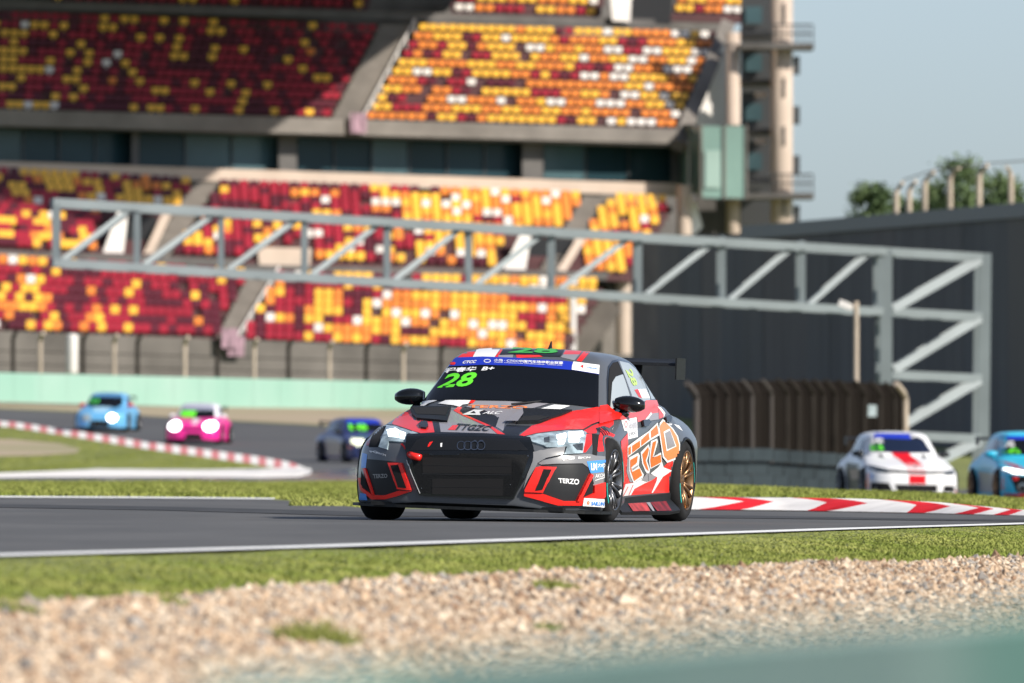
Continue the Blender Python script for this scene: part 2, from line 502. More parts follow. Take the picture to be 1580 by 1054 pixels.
# ------------------------------------------------------------------ kerbs
def lerp2(pts, s):
    xs_ = [p[0] for p in pts]
    return np.interp(s, xs_, [p[1] for p in pts])
KF = ((1030, 786.5), (1075, 787.0), (1200, 788), (1330, 790.5), (1450, 793), (1580, 796.5), (1700, 800))
KT = ((1030, 765.5), (1075, 766.5), (1200, 767.5), (1330, 769.5), (1450, 775), (1580, 787), (1700, 795))
kf_w = [(s, T(s, float(lerp2(KF, s)) + 0.6)) for s in range(1030, 1705, 10)]
def kerb_pt(s, t):
    fx = np.interp(s, [k[0] for k in kf_w], [k[1][0] for k in kf_w]); fy = np.interp(s, [k[0] for k in kf_w], [k[1][1] for k in kf_w])
    back = P(s, float(lerp2(KT, s)), fy + 1.6)
    z0 = float(zg(fx, fy)) + 0.010
    pf = Vector((fx, fy, z0))
    pb = Vector((back.x, back.y, max(back.z, z0 + .02)))
    p = pf.lerp(pb, t)
    p.z += 0.02 * math.sin(math.pi * min(max(t, 0), 1))
    return p
kerb = empty('striped_kerb', kerb_pt(1330, 0))
tag(kerb, 'raised red and white chevron kerb along the track, right of the car', 'kerb')
def zc_(v): return 1040 + v / 2.926
bounds = [(-60, 60, -60), (60, 315, 110), (255, 450, 300), (525, 690, 600), (700, 875, 690), (930, 1095, 1050), (1085, 1250, 1130), (1240, 1375, 1265), (1335, 1445, 1350), (1430, 1520, 1440), (1500, 1575, 1510), (1580, 1650, 1590), (1660, 1730, 1670), (1750, 1820, 1760), (1860, 1920, 1870)]
ko = kerb.location
def kb(bnd, t):
    top, tip, bot = bnd
    e = bot if t < .5 else top
    k = 1 - abs(2 * t - 1)
    return zc_(e + (tip - e) * (k ** 0.75))
tt = [0, .12, .25, .38, .5, .62, .75, .88, 1]
for i in range(len(bounds) - 1):
    rows = []
    for t in tt:
        a, b = kb(bounds[i], t), kb(bounds[i + 1], t)
        rows.append([kerb_pt(min(max(a + (b - a) * u, 1030), 1700), t) - ko for u in (0, .25, .5, .75, 1)])
    vs = [p for r in rows for p in r]
    fs = [(r * 5 + c, r * 5 + c + 1, r * 5 + c + 6, r * 5 + c + 5) for r in range(len(tt) - 1) for c in range(4)]
    n = len(vs)   # rear skirt down to the ground
    vs += [Vector((p.x, p.y + 0.05, -0.05)) for p in rows[-1]]
    fs += [((len(tt) - 1) * 5 + c, (len(tt) - 1) * 5 + c + 1, n + c + 1, n + c) for c in range(4)]
    obj('kerb_block', vs, fs, M_KWHITE if i % 2 == 0 else M_KRED, kerb, smooth=True)

def block_kerb(name, label, path_px, w_px, n, h, cols):
    """kerb of painted blocks along a pixel path on the ground"""
    k = len(path_px)
    L = [0]
    for i in range(1, k): L.append(L[-1] + math.hypot(path_px[i][0] - path_px[i - 1][0], path_px[i][1] - path_px[i - 1][1]))
    def at(s, side):
        x = np.interp(s, L, [p[0] for p in path_px]); y = np.interp(s, L, [p[1] for p in path_px]); w = np.interp(s, L, w_px)
        gx, gy = T(float(x), float(y + w * (0.5 - side)))
        return Vector((gx, gy, float(zg(gx, gy)) + (0.016 if side == 0 else h)))
    root = empty(name, at(L[-1] * .5, 0))
    tag(root, label, 'kerb')
    o = root.location
    for i in range(n):
        s0, s1 = L[-1] * i / n, L[-1] * (i + 1) / n
        ss = [s0 + (s1 - s0) * q / 3 for q in range(4)]
        top = [at(s, 1) - o for s in ss]; bot = [at(s, 0) - o for s in ss]
        vs = bot + top + [Vector((p.x, p.y + .1, p.z - h)) for p in top]
        fs = [(q, q + 1, q + 5, q + 4) for q in range(3)] + [(q + 4, q + 5, q + 9, q + 8) for q in range(3)]
        obj('kerb_block', vs, fs, cols[i % 2], root)
block_kerb('hairpin_kerb', 'faded pink and white kerb curving round the hairpin at the left',
           [(-60, 650), (20, 657), (120, 672), (220, 688), (320, 702), (400, 713), (450, 722), (470, 728)], [5, 7, 9, 10, 11, 12, 12, 8], 44, 0.05, [M_KPINK, M_KWHITE])
block_kerb('inner_kerb', 'worn white and red kerb on the near side of the hairpin',
           [(-60, 737), (60, 734), (150, 731.5), (300, 732), (400, 732), (460, 730), (480, 729)], [5, 7, 11, 10, 12, 13, 6], 18, 0.05, [M_KWHITE, M_KWHITE])
# ================================================================== GRANDSTAND
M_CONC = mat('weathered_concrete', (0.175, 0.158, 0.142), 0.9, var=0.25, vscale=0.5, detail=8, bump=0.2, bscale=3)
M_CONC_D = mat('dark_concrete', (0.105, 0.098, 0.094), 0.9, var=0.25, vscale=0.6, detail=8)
M_BEIGE = mat('beige_render', (0.48, 0.385, 0.315), 0.85, var=0.08, vscale=0.7, detail=8)
M_OFFW = mat('white_painted_wall', (0.68, 0.65, 0.62), 0.8, var=0.1, vscale=0.8)
M_STEP = mat('terrace_concrete', (0.075, 0.03, 0.032), 0.9, var=0.2, vscale=0.8)
M_STEPG = mat('aisle_concrete', (0.155, 0.137, 0.12), 0.9, var=0.2, vscale=0.8)
M_SGLASS = mat('tinted_glass', (0.020, 0.046, 0.058), 0.25, var=0.5, vscale=0.08, spec=0.12)
M_SGLASS2 = mat('pale_tinted_glass', (0.065, 0.115, 0.130), 0.2, var=0.4, vscale=0.15, spec=0.15)
M_BOXGL = mat('green_glass', (0.21, 0.33, 0.29), 0.08, var=0.12, vscale=0.25, spec=0.6)
M_BOXGL2 = mat('pale_green_glass', (0.34, 0.47, 0.42), 0.1, var=0.12, vscale=0.25, spec=0.6)
M_STEEL = mat('dark_steel', (0.07, 0.072, 0.075), 0.5, metal=0.4)
M_VOID = mat('dark_opening', (0.012, 0.013, 0.016), 0.9)
M_SEATS = [mat('seat_red', (0.36, 0.014, 0.035), 0.45, var=0.2, vscale=0.3), mat('seat_yellow', (0.90, 0.51, 0.06), 0.45, var=0.1, vscale=0.3),
           mat('seat_orange', (0.80, 0.26, 0.045), 0.45, var=0.15, vscale=0.3), mat('seat_white', (0.80, 0.75, 0.70), 0.45, var=0.1, vscale=0.3),
           mat('seat_maroon', (0.105, 0.008, 0.022), 0.5, var=0.2, vscale=0.3)]

def SY(px):            # depth of the stand's front as it runs to the right
    return 560 + px / 1000.0 * 22
stand = empty('grandstand', (0, 575, 2.6))
tag(stand, 'large two-tier grandstand with red, yellow, orange and white seats', 'grandstand')
SO = stand.location

def SP(px, py, dy=0.0):
    return P(px, py, SY(px) + dy) - SO

def slab(name, quad, dy, thick, m, parent=stand, n=1):
    """a slab whose front face has the given pixel corners (TL,TR,BR,BL) on the stand's front plane, dy metres behind it"""
    mb = MB()
    TL, TR, BR, BL = quad
    f = [SP(*TL, dy), SP(*TR, dy), SP(*BR, dy), SP(*BL, dy)]
    b = [p + Vector((0, thick, 0)) for p in f]
    mb.add(f + b, [(3, 2, 1, 0), (4, 5, 6, 7), (0, 1, 5, 4), (1, 2, 6, 5), (2, 3, 7, 6), (3, 0, 4, 7)])
    return mb.build(name, m, parent)

# ---- seat shape (one mesh per colour, shared)
def seat_mesh(m):
    mb = MB()
    mb.box((0, -0.19, 0.15), (0.45, 0.36, 0.05), Matrix.Rotation(math.radians(6), 3, 'X'))
    mb.box((0, 0.0, 0.28), (0.45, 0.05, 0.30), Matrix.Rotation(math.radians(-12), 3, 'X'))
    mb.box((0, -0.16, 0.06), (0.09, 0.16, 0.14))
    return mesh('seat', mb.v, mb.f, m)
SEAT_ME = [seat_mesh(m) for m in M_SEATS]
SV = np.array([v.co[:] for v in SEAT_ME[0].vertices]); SF = np.array([tuple(p.vertices) for p in SEAT_ME[0].polygons])

seats = []   # (location, colour, width)
def block(TL, TR, BR, BL, rows, cols, d_top, d_bot, holes=(), bright=0.0, riser=0.4):
    """one block of seats on its concrete steps; pixel corners on the stand, rows step towards the camera going down"""
    mbs = MB()
    y_tier = TL[1] > 230
    for r in range(rows):
        t = (r + 0.5) / rows
        Lx, Ly = TL[0] + (BL[0] - TL[0]) * t, TL[1] + (BL[1] - TL[1]) * t
        Rx, Ry = TR[0] + (BR[0] - TR[0]) * t, TR[1] + (BR[1] - TR[1]) * t
        d = d_top + (d_bot - d_top) * t
        hpx = ((BL[1] - TL[1]) / rows)
        run = (d_top - d_bot) / rows
        a = SP(Lx - 6, Ly + hpx * .5, d); b = SP(Rx + 4, Ry + hpx * .5, d)
        hz = hpx / ppm(575)
        v = []
        for p in (a, b):
            v += [p + Vector((0, -run * .55, -hz)), p + Vector((0, -run * .55, 0)), p + Vector((0, run * .75, 0)), p + Vector((0, run * .75, -hz))]
        mbs.add(v, [(0, 4, 5, 1), (1, 5, 6, 2), (2, 6, 7, 3), (3, 7, 4, 0), (0, 1, 2, 3), (7, 6, 5, 4)])
        run_col, run_left = None, 0
        for c in range(cols):
            u = (c + 0.5 + (0.25 if y_tier else 0) * (1 if r % 2 else -1)) / cols
            x, y = Lx + (Rx - Lx) * u, Ly + (Ry - Ly) * u
            if any(h[0] < x < h[2] and h[1] < y < h[3] for h in holes): continue
            g = min(max((x - 400) / 320.0, 0), 1) if y < 400 else min(max((x - 300) / 380.0, 0), 1)            # seats turn from red to yellow towards the right
            if y < 200:
                pr = max(0.06, 0.62 - 1.0 * max((x - 560), 0) / 380.0) if x > 560 else 0.72
                py_ = 0.42 if x > 560 else 0.20 + 0.34 * max(0, 1 - x / 380.0)
                pw = 0.06 + 0.40 * max(0, (x - 720) / 350) if x > 560 else 0.08 * max(0, 1.4 - x / 250.0)
                po = 0.30 if x > 560 else 0.03
            elif x < 330 and y < 400:
                pr, py_, po, pw = 0.42, 0.42, 0.08, 0.07
            elif y > 395 and x < 380:
                k = max(0, 1 - x / 230.0)
                pr, py_, po, pw = 0.80 - .45 * k, 0.14 + .24 * k, 0.06 + .15 * k, 0.01 + .03 * k
            else:
                pr, py_, po, pw = 0.86 * (1 - g) ** 1.1 + 0.06, 0.12 + 0.38 * g, 0.06 + 0.20 * g, 0.02 + 0.13 * g
            if run_left <= 0:
                w = np.array([pr, py_, po, pw]); w = w / w.sum()
                run_col = int(rng.choice(4, p=w)); run_left = int(rng.integers(1, (4 if run_col == 0 else 3) if (y < 200 and x > 560) else (4 if run_col == 0 else 2)))
            run_left -= 1
            col = run_col
            if col == 0 and rng.uniform() < 0.42: col = 4
            if rng.uniform() < 0.03: continue
            p = SP(x, y + hpx * .5, d) + Vector((0, rng.uniform(-.02, .02), 0.012))
            seats.append((p, col, x, y))
    mbs.build('terrace', M_STEP, stand)

def aisle(T0, T1, B1, B0, d_top, d_bot, n):
    mb = MB()
    for r in range(n):
        t0, t1 = r / n, (r + 1) / n
        L0 = (T0[0] + (B0[0] - T0[0]) * t1, T0[1] + (B0[1] - T0[1]) * t1); R0 = (T1[0] + (B1[0] - T1[0]) * t1, T1[1] + (B1[1] - T1[1]) * t1)
        d = d_top + (d_bot - d_top) * t1; run = (d_top - d_bot) / n; hz = (B0[1] - T0[1]) / n / ppm(575)
        a, b = SP(*L0, d), SP(*R0, d)
        v = []
        for p in (a, b):
            v += [p, p + Vector((0, 0, hz)), p + Vector((0, run * 1.4, hz)), p + Vector((0, run * 1.4, 0))]
        mb.add(v, [(0, 4, 5, 1), (1, 5, 6, 2), (2, 6, 7, 3), (3, 7, 4, 0), (0, 1, 2, 3), (7, 6, 5, 4)])
    mb.build('aisle_steps', M_STEPG, stand)

# top tier (only its lowest rows are in the picture)
block((705, -26), (930, -20), (918, 25), (700, 19), 3, 14, 15.5, 13.5)
block((1050, -20), (1170, -16), (1158, 24), (1040, 20), 3, 8, 15.5, 13.5)
block((90, -34), (570, -20), (560, 14), (80, 2), 3, 30, 15.5, 13.5)
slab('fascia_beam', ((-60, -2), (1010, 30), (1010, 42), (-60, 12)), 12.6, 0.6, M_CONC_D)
# vomitory of the top tier
slab('vomitory_wall', ((940, -20), (975, -20), (972, 34), (945, 32)), 12.0, 0.4, M_OFFW)
slab('dark_doorway', ((976, -20), (1040, -18), (1035, 38), (973, 35)), 12.9, 0.3, M_VOID)
# upper tier
block((-45, 16), (585, 38), (508, 182), (-45, 168), 11, 41, 12.0, 3.0)
block((650, 36), (1113, 48), (1040, 198), (562, 186), 11, 31, 12.0, 3.0)
aisle((590, 38), (638, 38), (560, 188), (512, 186), 12.0, 2.8, 18)
slab('parapet', ((-60, 166), (1046, 199), (1046, 222), (-60, 192)), 1.6, 0.5, M_CONC)
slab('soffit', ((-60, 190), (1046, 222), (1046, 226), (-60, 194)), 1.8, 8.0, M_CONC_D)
# diagonal stair wall at the right end of the upper tier
mb = MB(); mb.bar(SP(1122, 40, 12), SP(1046, 225, 1.5), 0.75, 0.6); mb.build('end_stringer', M_CONC, stand)
slab('end_wall', ((1088, 110), (1122, 60), (1122, 200), (1072, 200)), 9.0, 0.3, M_OFFW)
# boxes with tinted glass under the upper tier: columns and single panes
cols_x = [(-40, -20), (203, 214), (430, 458), (806, 838), (1036, 1048)]
def band(px, k):   # top/bottom of the glass band at column px
    return 194 + px * 0.0312 if k == 0 else 250 + px * 0.0318
slab('box_back_wall', ((-60, band(-60, 0)), (1048, band(1048, 0)), (1048, band(1048, 1)), (-60, band(-60, 1))), 6.5, 0.3, M_VOID)
for x0, x1 in cols_x:
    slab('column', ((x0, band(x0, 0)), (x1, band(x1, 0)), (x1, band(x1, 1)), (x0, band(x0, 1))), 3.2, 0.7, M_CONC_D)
for i in range(len(cols_x) - 1):
    a, b = cols_x[i][1], cols_x[i + 1][0]
    n = max(2, round((b - a) / 62))
    for k in range(n):
        x0, x1 = a + (b - a) * k / n + 1.2, a + (b - a) * (k + 1) / n - 1.2
        slab('window_pane', ((x0, band(x0, 0) + 1), (x1, band(x1, 0) + 1), (x1, band(x1, 1) - 1), (x0, band(x0, 1) - 1)), 4.2 + 0.04 * (k % 2), 0.06, random.choice([M_SGLASS, M_SGLASS2]))
        slab('mullion', ((x1 + .2, band(x1, 0)), (x1 + 2.2, band(x1, 0)), (x1 + 2.2, band(x1, 1)), (x1 + .2, band(x1, 1))), 4.1, 0.12, M_STEEL)
slab('balcony_beam', ((-60, 247), (1052, 284), (1052, 303), (-60, 267)), 0.2, 1.2, M_BEIGE)
# middle tier
vom = ((150, 325, 262, 412), (772, 358, 905, 425), (392, 376, 482, 420))
block((-45, 262), (302, 281), (222, 392), (-45, 382), 11, 22, 0.0, -8.0, vom)
block((345, 284), (903, 302), (830, 418), (268, 394), 11, 36, 0.0, -8.0, vom)
block((940, 303), (1036, 308), (968, 425), (872, 418), 11, 6, 0.0, -8.0, vom)
aisle((303, 281), (340, 282), (262, 400), (226, 398), 0.0, -8.0, 16)
aisle((903, 302), (936, 303), (866, 425), (832, 422), 0.0, -8.0, 16)
for (x0, y0, x1, y1) in vom[:2]:
    slab('vomitory_opening', ((x0 + 30, y0 + 8), (x1 - 20, y0 + 10), (x1 - 20, y1), (x0 + 30, y1 - 4)), -6.5, 0.3, M_VOID)
    slab('vomitory_wall', ((x0 + 32, y0), (x0 + 48, y0), (x0 + 38, y1 - 2), (x0 + 2, y1 - 4)), -7.6, 0.3, M_OFFW)
    mb = MB(); mb.bar(SP(x1 - 4, y0 + 4, -6.5), SP(x1 - 42, y1 - 2, -7.9), 0.42, 0.3); mb.build('vomitory_rail_wall', M_BEIGE, stand)
slab('vomitory_head_wall', ((397, 381), (481, 383), (478, 412), (400, 410)), -8.3, 0.8, M_BEIGE)
slab('cross_aisle_wall', ((-60, 384), (372, 400), (372, 414), (-60, 396)), -8.6, 0.4, M_CONC_D)
slab('cross_aisle_wall', ((372, 408), (940, 420), (935, 432), (372, 424)), -8.8, 0.4, M_CONC_D)
# lower tier
block((-45, 394), (385, 418), (335, 520), (-45, 510), 8, 28, -9.0, -16.0)
block((432, 422), (930, 432), (862, 546), (372, 526), 8, 33, -9.0, -16.0)
aisle((388, 418), (428, 420), (370, 526), (336, 522), -9.0, -16.0, 14)
slab('front_wall', ((-60, 508), (1000, 548), (1000, 640), (-60, 600)), -17.0, 0.4, mat('front_wall_concrete', (.115, .104, .094), .9, var=.3, vscale=.4, detail=8))
slab('kiosk_board', ((380, 566), (430, 568), (430, 582), (380, 581)), -17.2, 0.1, M_KRED)
# right end of the lower tiers: side wall, stairs, posts
slab('side_wall', ((860, 435), (1025, 372), (1025, 600), (862, 590)), -5.0, 0.6, M_CONC)
mb = MB()
for k in range(14):
    x, y = 965 - k * 6.0, 440 + k * 8.2
    p = SP(x, y, -6.2); mb.box(p, (1.5, 1.2, 0.28))
mb.build('end_steps', M_STEPG, stand)
def post(x0, x1, y0, y1, dy, m, name='pillar'):
    a = SP((x0 + x1) / 2, y0, dy); b = SP((x0 + x1) / 2, y1, dy)
    r = (x1 - x0) / 2 / ppm(SY((x0 + x1) / 2) + dy)
    mb = MB(); mb.tube([b, a], r, 16); return mb.build(name, m, stand, smooth=False)
post(950, 973, 436, 565, -7, M_BEIGE)
post(1044, 1067, 286, 368, -2, M_BEIGE)
post(878, 889, 458, 542, -14, M_OFFW, 'white_post')
slab('curved_end_wall', ((1062, 318), (1074, 312), (1084, 350), (1066, 368)), -1.5, 0.4, M_OFFW)
for k, (x0, y0) in enumerate(((551, 186), (362, 530), (352, 518))):
    slab('striped_banner', ((x0 - 10, y0 - 12), (x0 + 16, y0 - 11), (x0 + 14, y0 + 20), (x0 - 10, y0 + 19)), 0.9 - k * 0.2 if k == 0 else -17.6 - k * .2, 0.05, mat('banner_cloth', (0.27, 0.17, 0.21), 0.8, var=0.8, vscale=3.5, stretch=(3, 1, .3)))
# handrails beside the aisles
for (a, b, d0, d1) in (((640, 30), (562, 176), 11.6, 2.6), ((430, 412), (368, 516), -9.2, -16.2)):
    mb = MB(); p, q = SP(*a, d0), SP(*b, d1); mb.tube([p, q], 0.05, 6)
    for k in range(7):
        t = k / 6; r = p.lerp(q, t); mb.tube([r, r - Vector((0, 0, .8))], 0.035, 6)
    mb.build('handrail', M_OFFW, stand)
# roof over the left part of the stand, above the picture, carried by columns behind the seats
rz = 31.0
def roof_pt(x, y): return Vector((x, y, rz)) - SO
mb = MB()
RX = 4.8
mb.add([roof_pt(-30, 540), roof_pt(RX, 540), roof_pt(RX, 600), roof_pt(-30, 600)] + [roof_pt(-30, 540) + Vector((0, 0, 1)), roof_pt(RX, 540) + Vector((0, 0, 1)), roof_pt(RX, 600) + Vector((0, 0, 3)), roof_pt(-30, 600) + Vector((0, 0, 3))],
       [(3, 2, 1, 0), (4, 5, 6, 7), (0, 1, 5, 4), (1, 2, 6, 5), (2, 3, 7, 6), (3, 0, 4, 7)])
mb.build('roof', M_CONC, stand)
for x in (-27, -12, 2):
    mb = MB(); mb.tube([Vector((x, 599, 2)) - SO, Vector((x, 599, rz)) - SO], 0.6, 12); mb.build('roof_column', M_CONC, stand)
slab('rear_wall', ((-60, -260), (1120, -230), (1120, 620), (-60, 620)), 19, 0.5, M_CONC_D)

# seats: the 300 that show largest and clearest are objects, the rest one piece of stuff
order = sorted(range(len(seats)), key=lambda i: (0 if seats[i][1] != 4 else 1, abs(seats[i][2] - 800) + abs(seats[i][3] - 110) * 1.2))
top = set(order[:300])
restV, restI = [], []
yawm = np.array([[1, 0, 0], [0, 1, 0], [0, 0, 1]], float)
for i, (p, c, x, y) in enumerate(seats):
    if i in top:
        o = link('seat', SEAT_ME[c], stand); o.location = p; o.scale = (.92, 1, 1.3 if y > 230 else 1)
    else:
        restV.append(SV * np.array([.92, 1, 1.3 if y > 230 else 1]) + np.array(p)); restI.append(np.full(len(SF), c))
n = len(restV)
FsR = (SF[None] + (np.arange(n) * len(SV))[:, None, None]).reshape(-1, 4)
o = link('seat_rows', np_mesh('seat_rows', np.concatenate(restV), FsR, M_SEATS, idx=np.concatenate(restI)), stand)
tag(o, kind='stuff')

# ------------------------------------------------------------------ stair tower at the stand's right end
tower = empty('stair_tower', P(1180, 560, 588))
tag(tower, 'open concrete stair tower with beige pillars beside the grandstand', 'tower')
TO = tower.location
def TP(px, py, Y=588.0): return P(px, py, Y) - TO
def tbox(name, x0, y0, x1, y1, Y, th, m):
    mb = MB(); f = [TP(x0, y0, Y), TP(x1, y0, Y), TP(x1, y1, Y), TP(x0, y1, Y)]
    b = [p + Vector((0, th, 0)) for p in f]
    mb.add(f + b, [(3, 2, 1, 0), (4, 5, 6, 7), (0, 1, 5, 4), (1, 2, 6, 5), (2, 3, 7, 6), (3, 0, 4, 7)])
    return mb.build(name, m, tower)
for (x0, x1, y0) in ((1120, 1142, 50), (1189, 1223, -60)):
    a, b = TP((x0 + x1) / 2, y0, 586), TP((x0 + x1) / 2, 560, 586)
    mb = MB(); mb.tube([b, a], (x1 - x0) / 2 / ppm(586), 18); mb.build('pillar', M_BEIGE, tower, smooth=True)
for y0 in (5, 120, 195, 300):
    tbox('joint_strip', 1208, y0, 1212, y0 + 30, 585.38, .1, M_CONC_D)
tbox('stair_core_wall', 1143, -60, 1192, 560, 592, .4, M_STEEL)
for y0 in (84, 160, 10, 236):
    tbox('window_opening', 1150, y0, 1176, y0 + 26, 591.6, .2, M_SGLASS2)
    tbox('landing', 1140, y0 + 38, 1195, y0 + 46, 587, 4.5, M_CONC_D)
for y0 in (142, 214):
    tbox('lamp_box', 1165, y0, 1183, y0 + 8, 586.6, .5, M_BEIGE)
for yb in (72, 303):
    tbox('gallery_slab', 1142, yb - 5, 1256, yb + 3, 584.5, 4.0, M_CONC_D)
    for x in range(1146, 1256, 9):
        mb = MB(); mb.tube([TP(x, yb - 5, 584.7), TP(x, yb - 34, 584.7)], 0.04, 6); mb.build('railing_post', M_STEEL, tower)
    for dy in (34, 20):
        mb = MB(); mb.tube([TP(1143, yb - dy, 584.7), TP(1254, yb - dy, 584.7)], 0.045, 6); mb.build('handrail', M_STEEL, tower)
for yb in (115, 192, 268, 345):
    tbox('side_lamp', 1224, yb - 28, 1234, yb, 587, .3, M_STEEL)
tbox('lower_wall', 1070, 305, 1192, 560, 593, .4, M_CONC_D)

# glazed lift box
lift = empty('glass_lift_box', P(1100, 308, 582))
tag(lift, 'green glass box hanging on the corner of the grandstand', 'glass box')
LO = lift.location
def LP(px, py, Y): return P(px, py, Y) - LO
def lquad(name, a, b, c, d, m, th=0.05):
    mb = MB(); f = [a, b, c, d]; bk = [p + Vector((0, th, 0)) for p in f]
    mb.add(f + bk, [(3, 2, 1, 0), (4, 5, 6, 7), (0, 1, 5, 4), (1, 2, 6, 5), (2, 3, 7, 6), (3, 0, 4, 7)]); return mb.build(name, m, lift)
for i, (x0, x1) in enumerate(((1084, 1117), (1119, 1151))):
    lquad('glass_panel', LP(x0, 194, 580), LP(x1, 195, 580), LP(x1, 306, 580), LP(x0, 305, 580), M_BOXGL)
lquad('inner_panel', LP(1088, 232, 579.9), LP(1112, 232, 579.9), LP(1112, 290, 579.9), LP(1088, 290, 579.9), M_BOXGL2, .03)
for i, (x0, x1, Ya, Yb) in enumerate(((1048, 1062, 587, 584.8), (1063, 1081, 584.6, 581))):
    lquad('side_glass', LP(x0, 196, Ya), LP(x1, 194, Yb), LP(x1, 304, Yb), LP(x0, 296, Ya), (M_BOXGL2, M_BOXGL)[i])
for x in (1082, 1118, 1152):
    mb = MB(); mb.bar(LP(x, 192, 579.95), LP(x, 308, 579.95), 0.1); mb.build('frame_bar', M_CONC, lift)
mb = MB(); mb.add([LP(1048, 296, 587), LP(1082, 307, 580), LP(1152, 308, 580), LP(1150, 306, 588)] + [LP(1048, 192, 587), LP(1082, 192, 580), LP(1152, 193, 580), LP(1150, 193, 588)], [(0, 1, 2, 3), (7, 6, 5, 4)])
mb.build('floor_and_lid', M_CONC_D, lift)
# ================================================================== GREEN BARRIER, FENCES, WALL, GANTRY, TREES
M_GREEN = mat('green_barrier_paint', (0.36, 0.62, 0.50), 0.6, col2=(0.43, 0.66, 0.55), vscale=0.5, stretch=(1, 1, .4))
M_GREENN = mat('green_barrier_near', (0.36, 0.66, 0.54), 0.6, col2=(0.58, 0.78, 0.68), vscale=3.2, c2lo=.38, c2hi=.62)
M_GALV = mat('galvanised_steel', (0.175, 0.205, 0.215), 0.55, metal=0.1, var=0.12, vscale=0.7)
M_POST = mat('fence_post_concrete', (0.42, 0.35, 0.28), 0.85, var=0.2, vscale=1.2)
M_POSTD = mat('dusty_fence_post', (0.030, 0.026, 0.023), 0.95, spec=0.05, var=0.2, vscale=1.2)
M_NET = mat('dark_fence_mesh', (0.016, 0.0135, 0.012), 0.95, var=0.4, vscale=0.8, stretch=(4, 4, .2), spec=0.0)
M_DARKW = [mat('dark_panel_%d' % i, c, 0.8, var=0.12, vscale=0.35, stretch=(3, 3, .25), spec=0.05) for i, c in enumerate(((0.125, 0.125, 0.125), (0.135, 0.131, 0.127), (0.145, 0.135, 0.128)))]
M_BLOCK = mat('grey_concrete_block', (0.036, 0.047, 0.052), 0.95, var=0.2, vscale=0.9, detail=6, spec=0.05)

wall = empty('green_barrier', (-14, 440, 2.4))
tag(wall, 'long pale green barrier behind the far track at the left', 'barrier')
xa, xb, k = -60, 760, 20
for i in range(k):
    x0, x1 = xa + (xb - xa) * i / k, xa + (xb - xa) * (i + 1) / k
    def e(x, top): return (575 + x * 0.0235) if top else (617 + x * 0.026)
    Y = 442
    f = [P(x0, e(x0, 1), Y), P(x1 - .3, e(x1, 1), Y), P(x1 - .3, e(x1, 0) + 3, Y), P(x0, e(x0, 0) + 3, Y)]
    f = [p - wall.location for p in f]; b = [p + Vector((0, .6, 0)) for p in f]
    obj('barrier_section', f + b, [(3, 2, 1, 0), (4, 5, 6, 7), (0, 1, 5, 4), (1, 2, 6, 5), (2, 3, 7, 6), (3, 0, 4, 7)], M_GREEN, wall)

sf = empty('debris_fence', (-14, 470, 3))
tag(sf, 'curved-top fence posts in front of the lower grandstand wall', 'fence')
for i, x in enumerate((20, 62, 128, 176, 212, 285, 335, 392, 445, 508, 565, 622, 680)):
    Y = 470; yt = 512 + x * .03; yb = 590 + x * .03
    pts = [P(x, yb, Y), P(x, yt + 12, Y), P(x + 1.5, yt + 5, Y - .3), P(x + 5, yt, Y - .8)]
    mb = MB(); mb.tube([p - sf.location for p in pts], 0.085, 8)
    mb.build('fence_post', M_POST if i % 2 else M_POSTD, sf)
for yy in (540, 560):
    mb = MB(); mb.tube([P(-40, yy, 470.2) - sf.location, P(700, yy + 21, 470.2) - sf.location], 0.02, 5); mb.build('fence_cable', M_POSTD, sf)
wp = MB(); wp.lathe([(0, .001), (0, .2), (.1, .225), (1.5, .225), (1.62, .19), (1.65, .001)], 16, 'z')
w = wp.build('padded_post', M_OFFW, smooth=True); w.location = P(111, 577, 466)
tag(w, 'white round padded post in front of the grandstand wall', 'post')

# dark wall on the right
dw = empty('dark_panel_wall', (16, 400, 1.5))
tag(dw, 'tall dark grey panelled wall behind the gantry', 'wall')
edges = [975, 1016, 1050, 1082, 1112, 1146, 1178, 1212, 1246, 1280, 1312, 1346, 1380, 1416, 1450, 1486, 1520, 1556, 1592, 1630]
def wY(x): return 425 - (x - 1140) * 0.102
def wT(x): return 361 - (x - 1140) * 0.082 if x > 1140 else 361 + (1140 - x) * 0.02
M_SIDEB = mat('brown_side_wall', (0.14, 0.115, 0.10), 0.9, var=0.25, vscale=0.6)  # brown first panel beside the dark grey ones
for i in range(len(edges) - 1):
    x0, x1 = edges[i], edges[i + 1]
    pr = (i % 3) * 0.03
    f = [P(x0, wT(x0), wY(x0) - pr), P(x1, wT(x1), wY(x1) - pr), P(x1, 745, wY(x1) - pr), P(x0, 745, wY(x0) - pr)]
    f = [p - dw.location for p in f]; b = [p + Vector((.04, .4, 0)) for p in f]
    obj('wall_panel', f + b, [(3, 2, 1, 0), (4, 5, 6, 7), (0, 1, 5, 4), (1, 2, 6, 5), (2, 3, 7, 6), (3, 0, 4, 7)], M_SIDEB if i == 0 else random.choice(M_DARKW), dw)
    if i >= 5:
        mb = MB(); mb.bar(P(x0, wT(x0) - 1, wY(x0) - .1) - dw.location, P(x1, wT(x1) - 1, wY(x1) - .1) - dw.location, 0.16, 0.5); mb.build('coping', M_STEEL, dw)

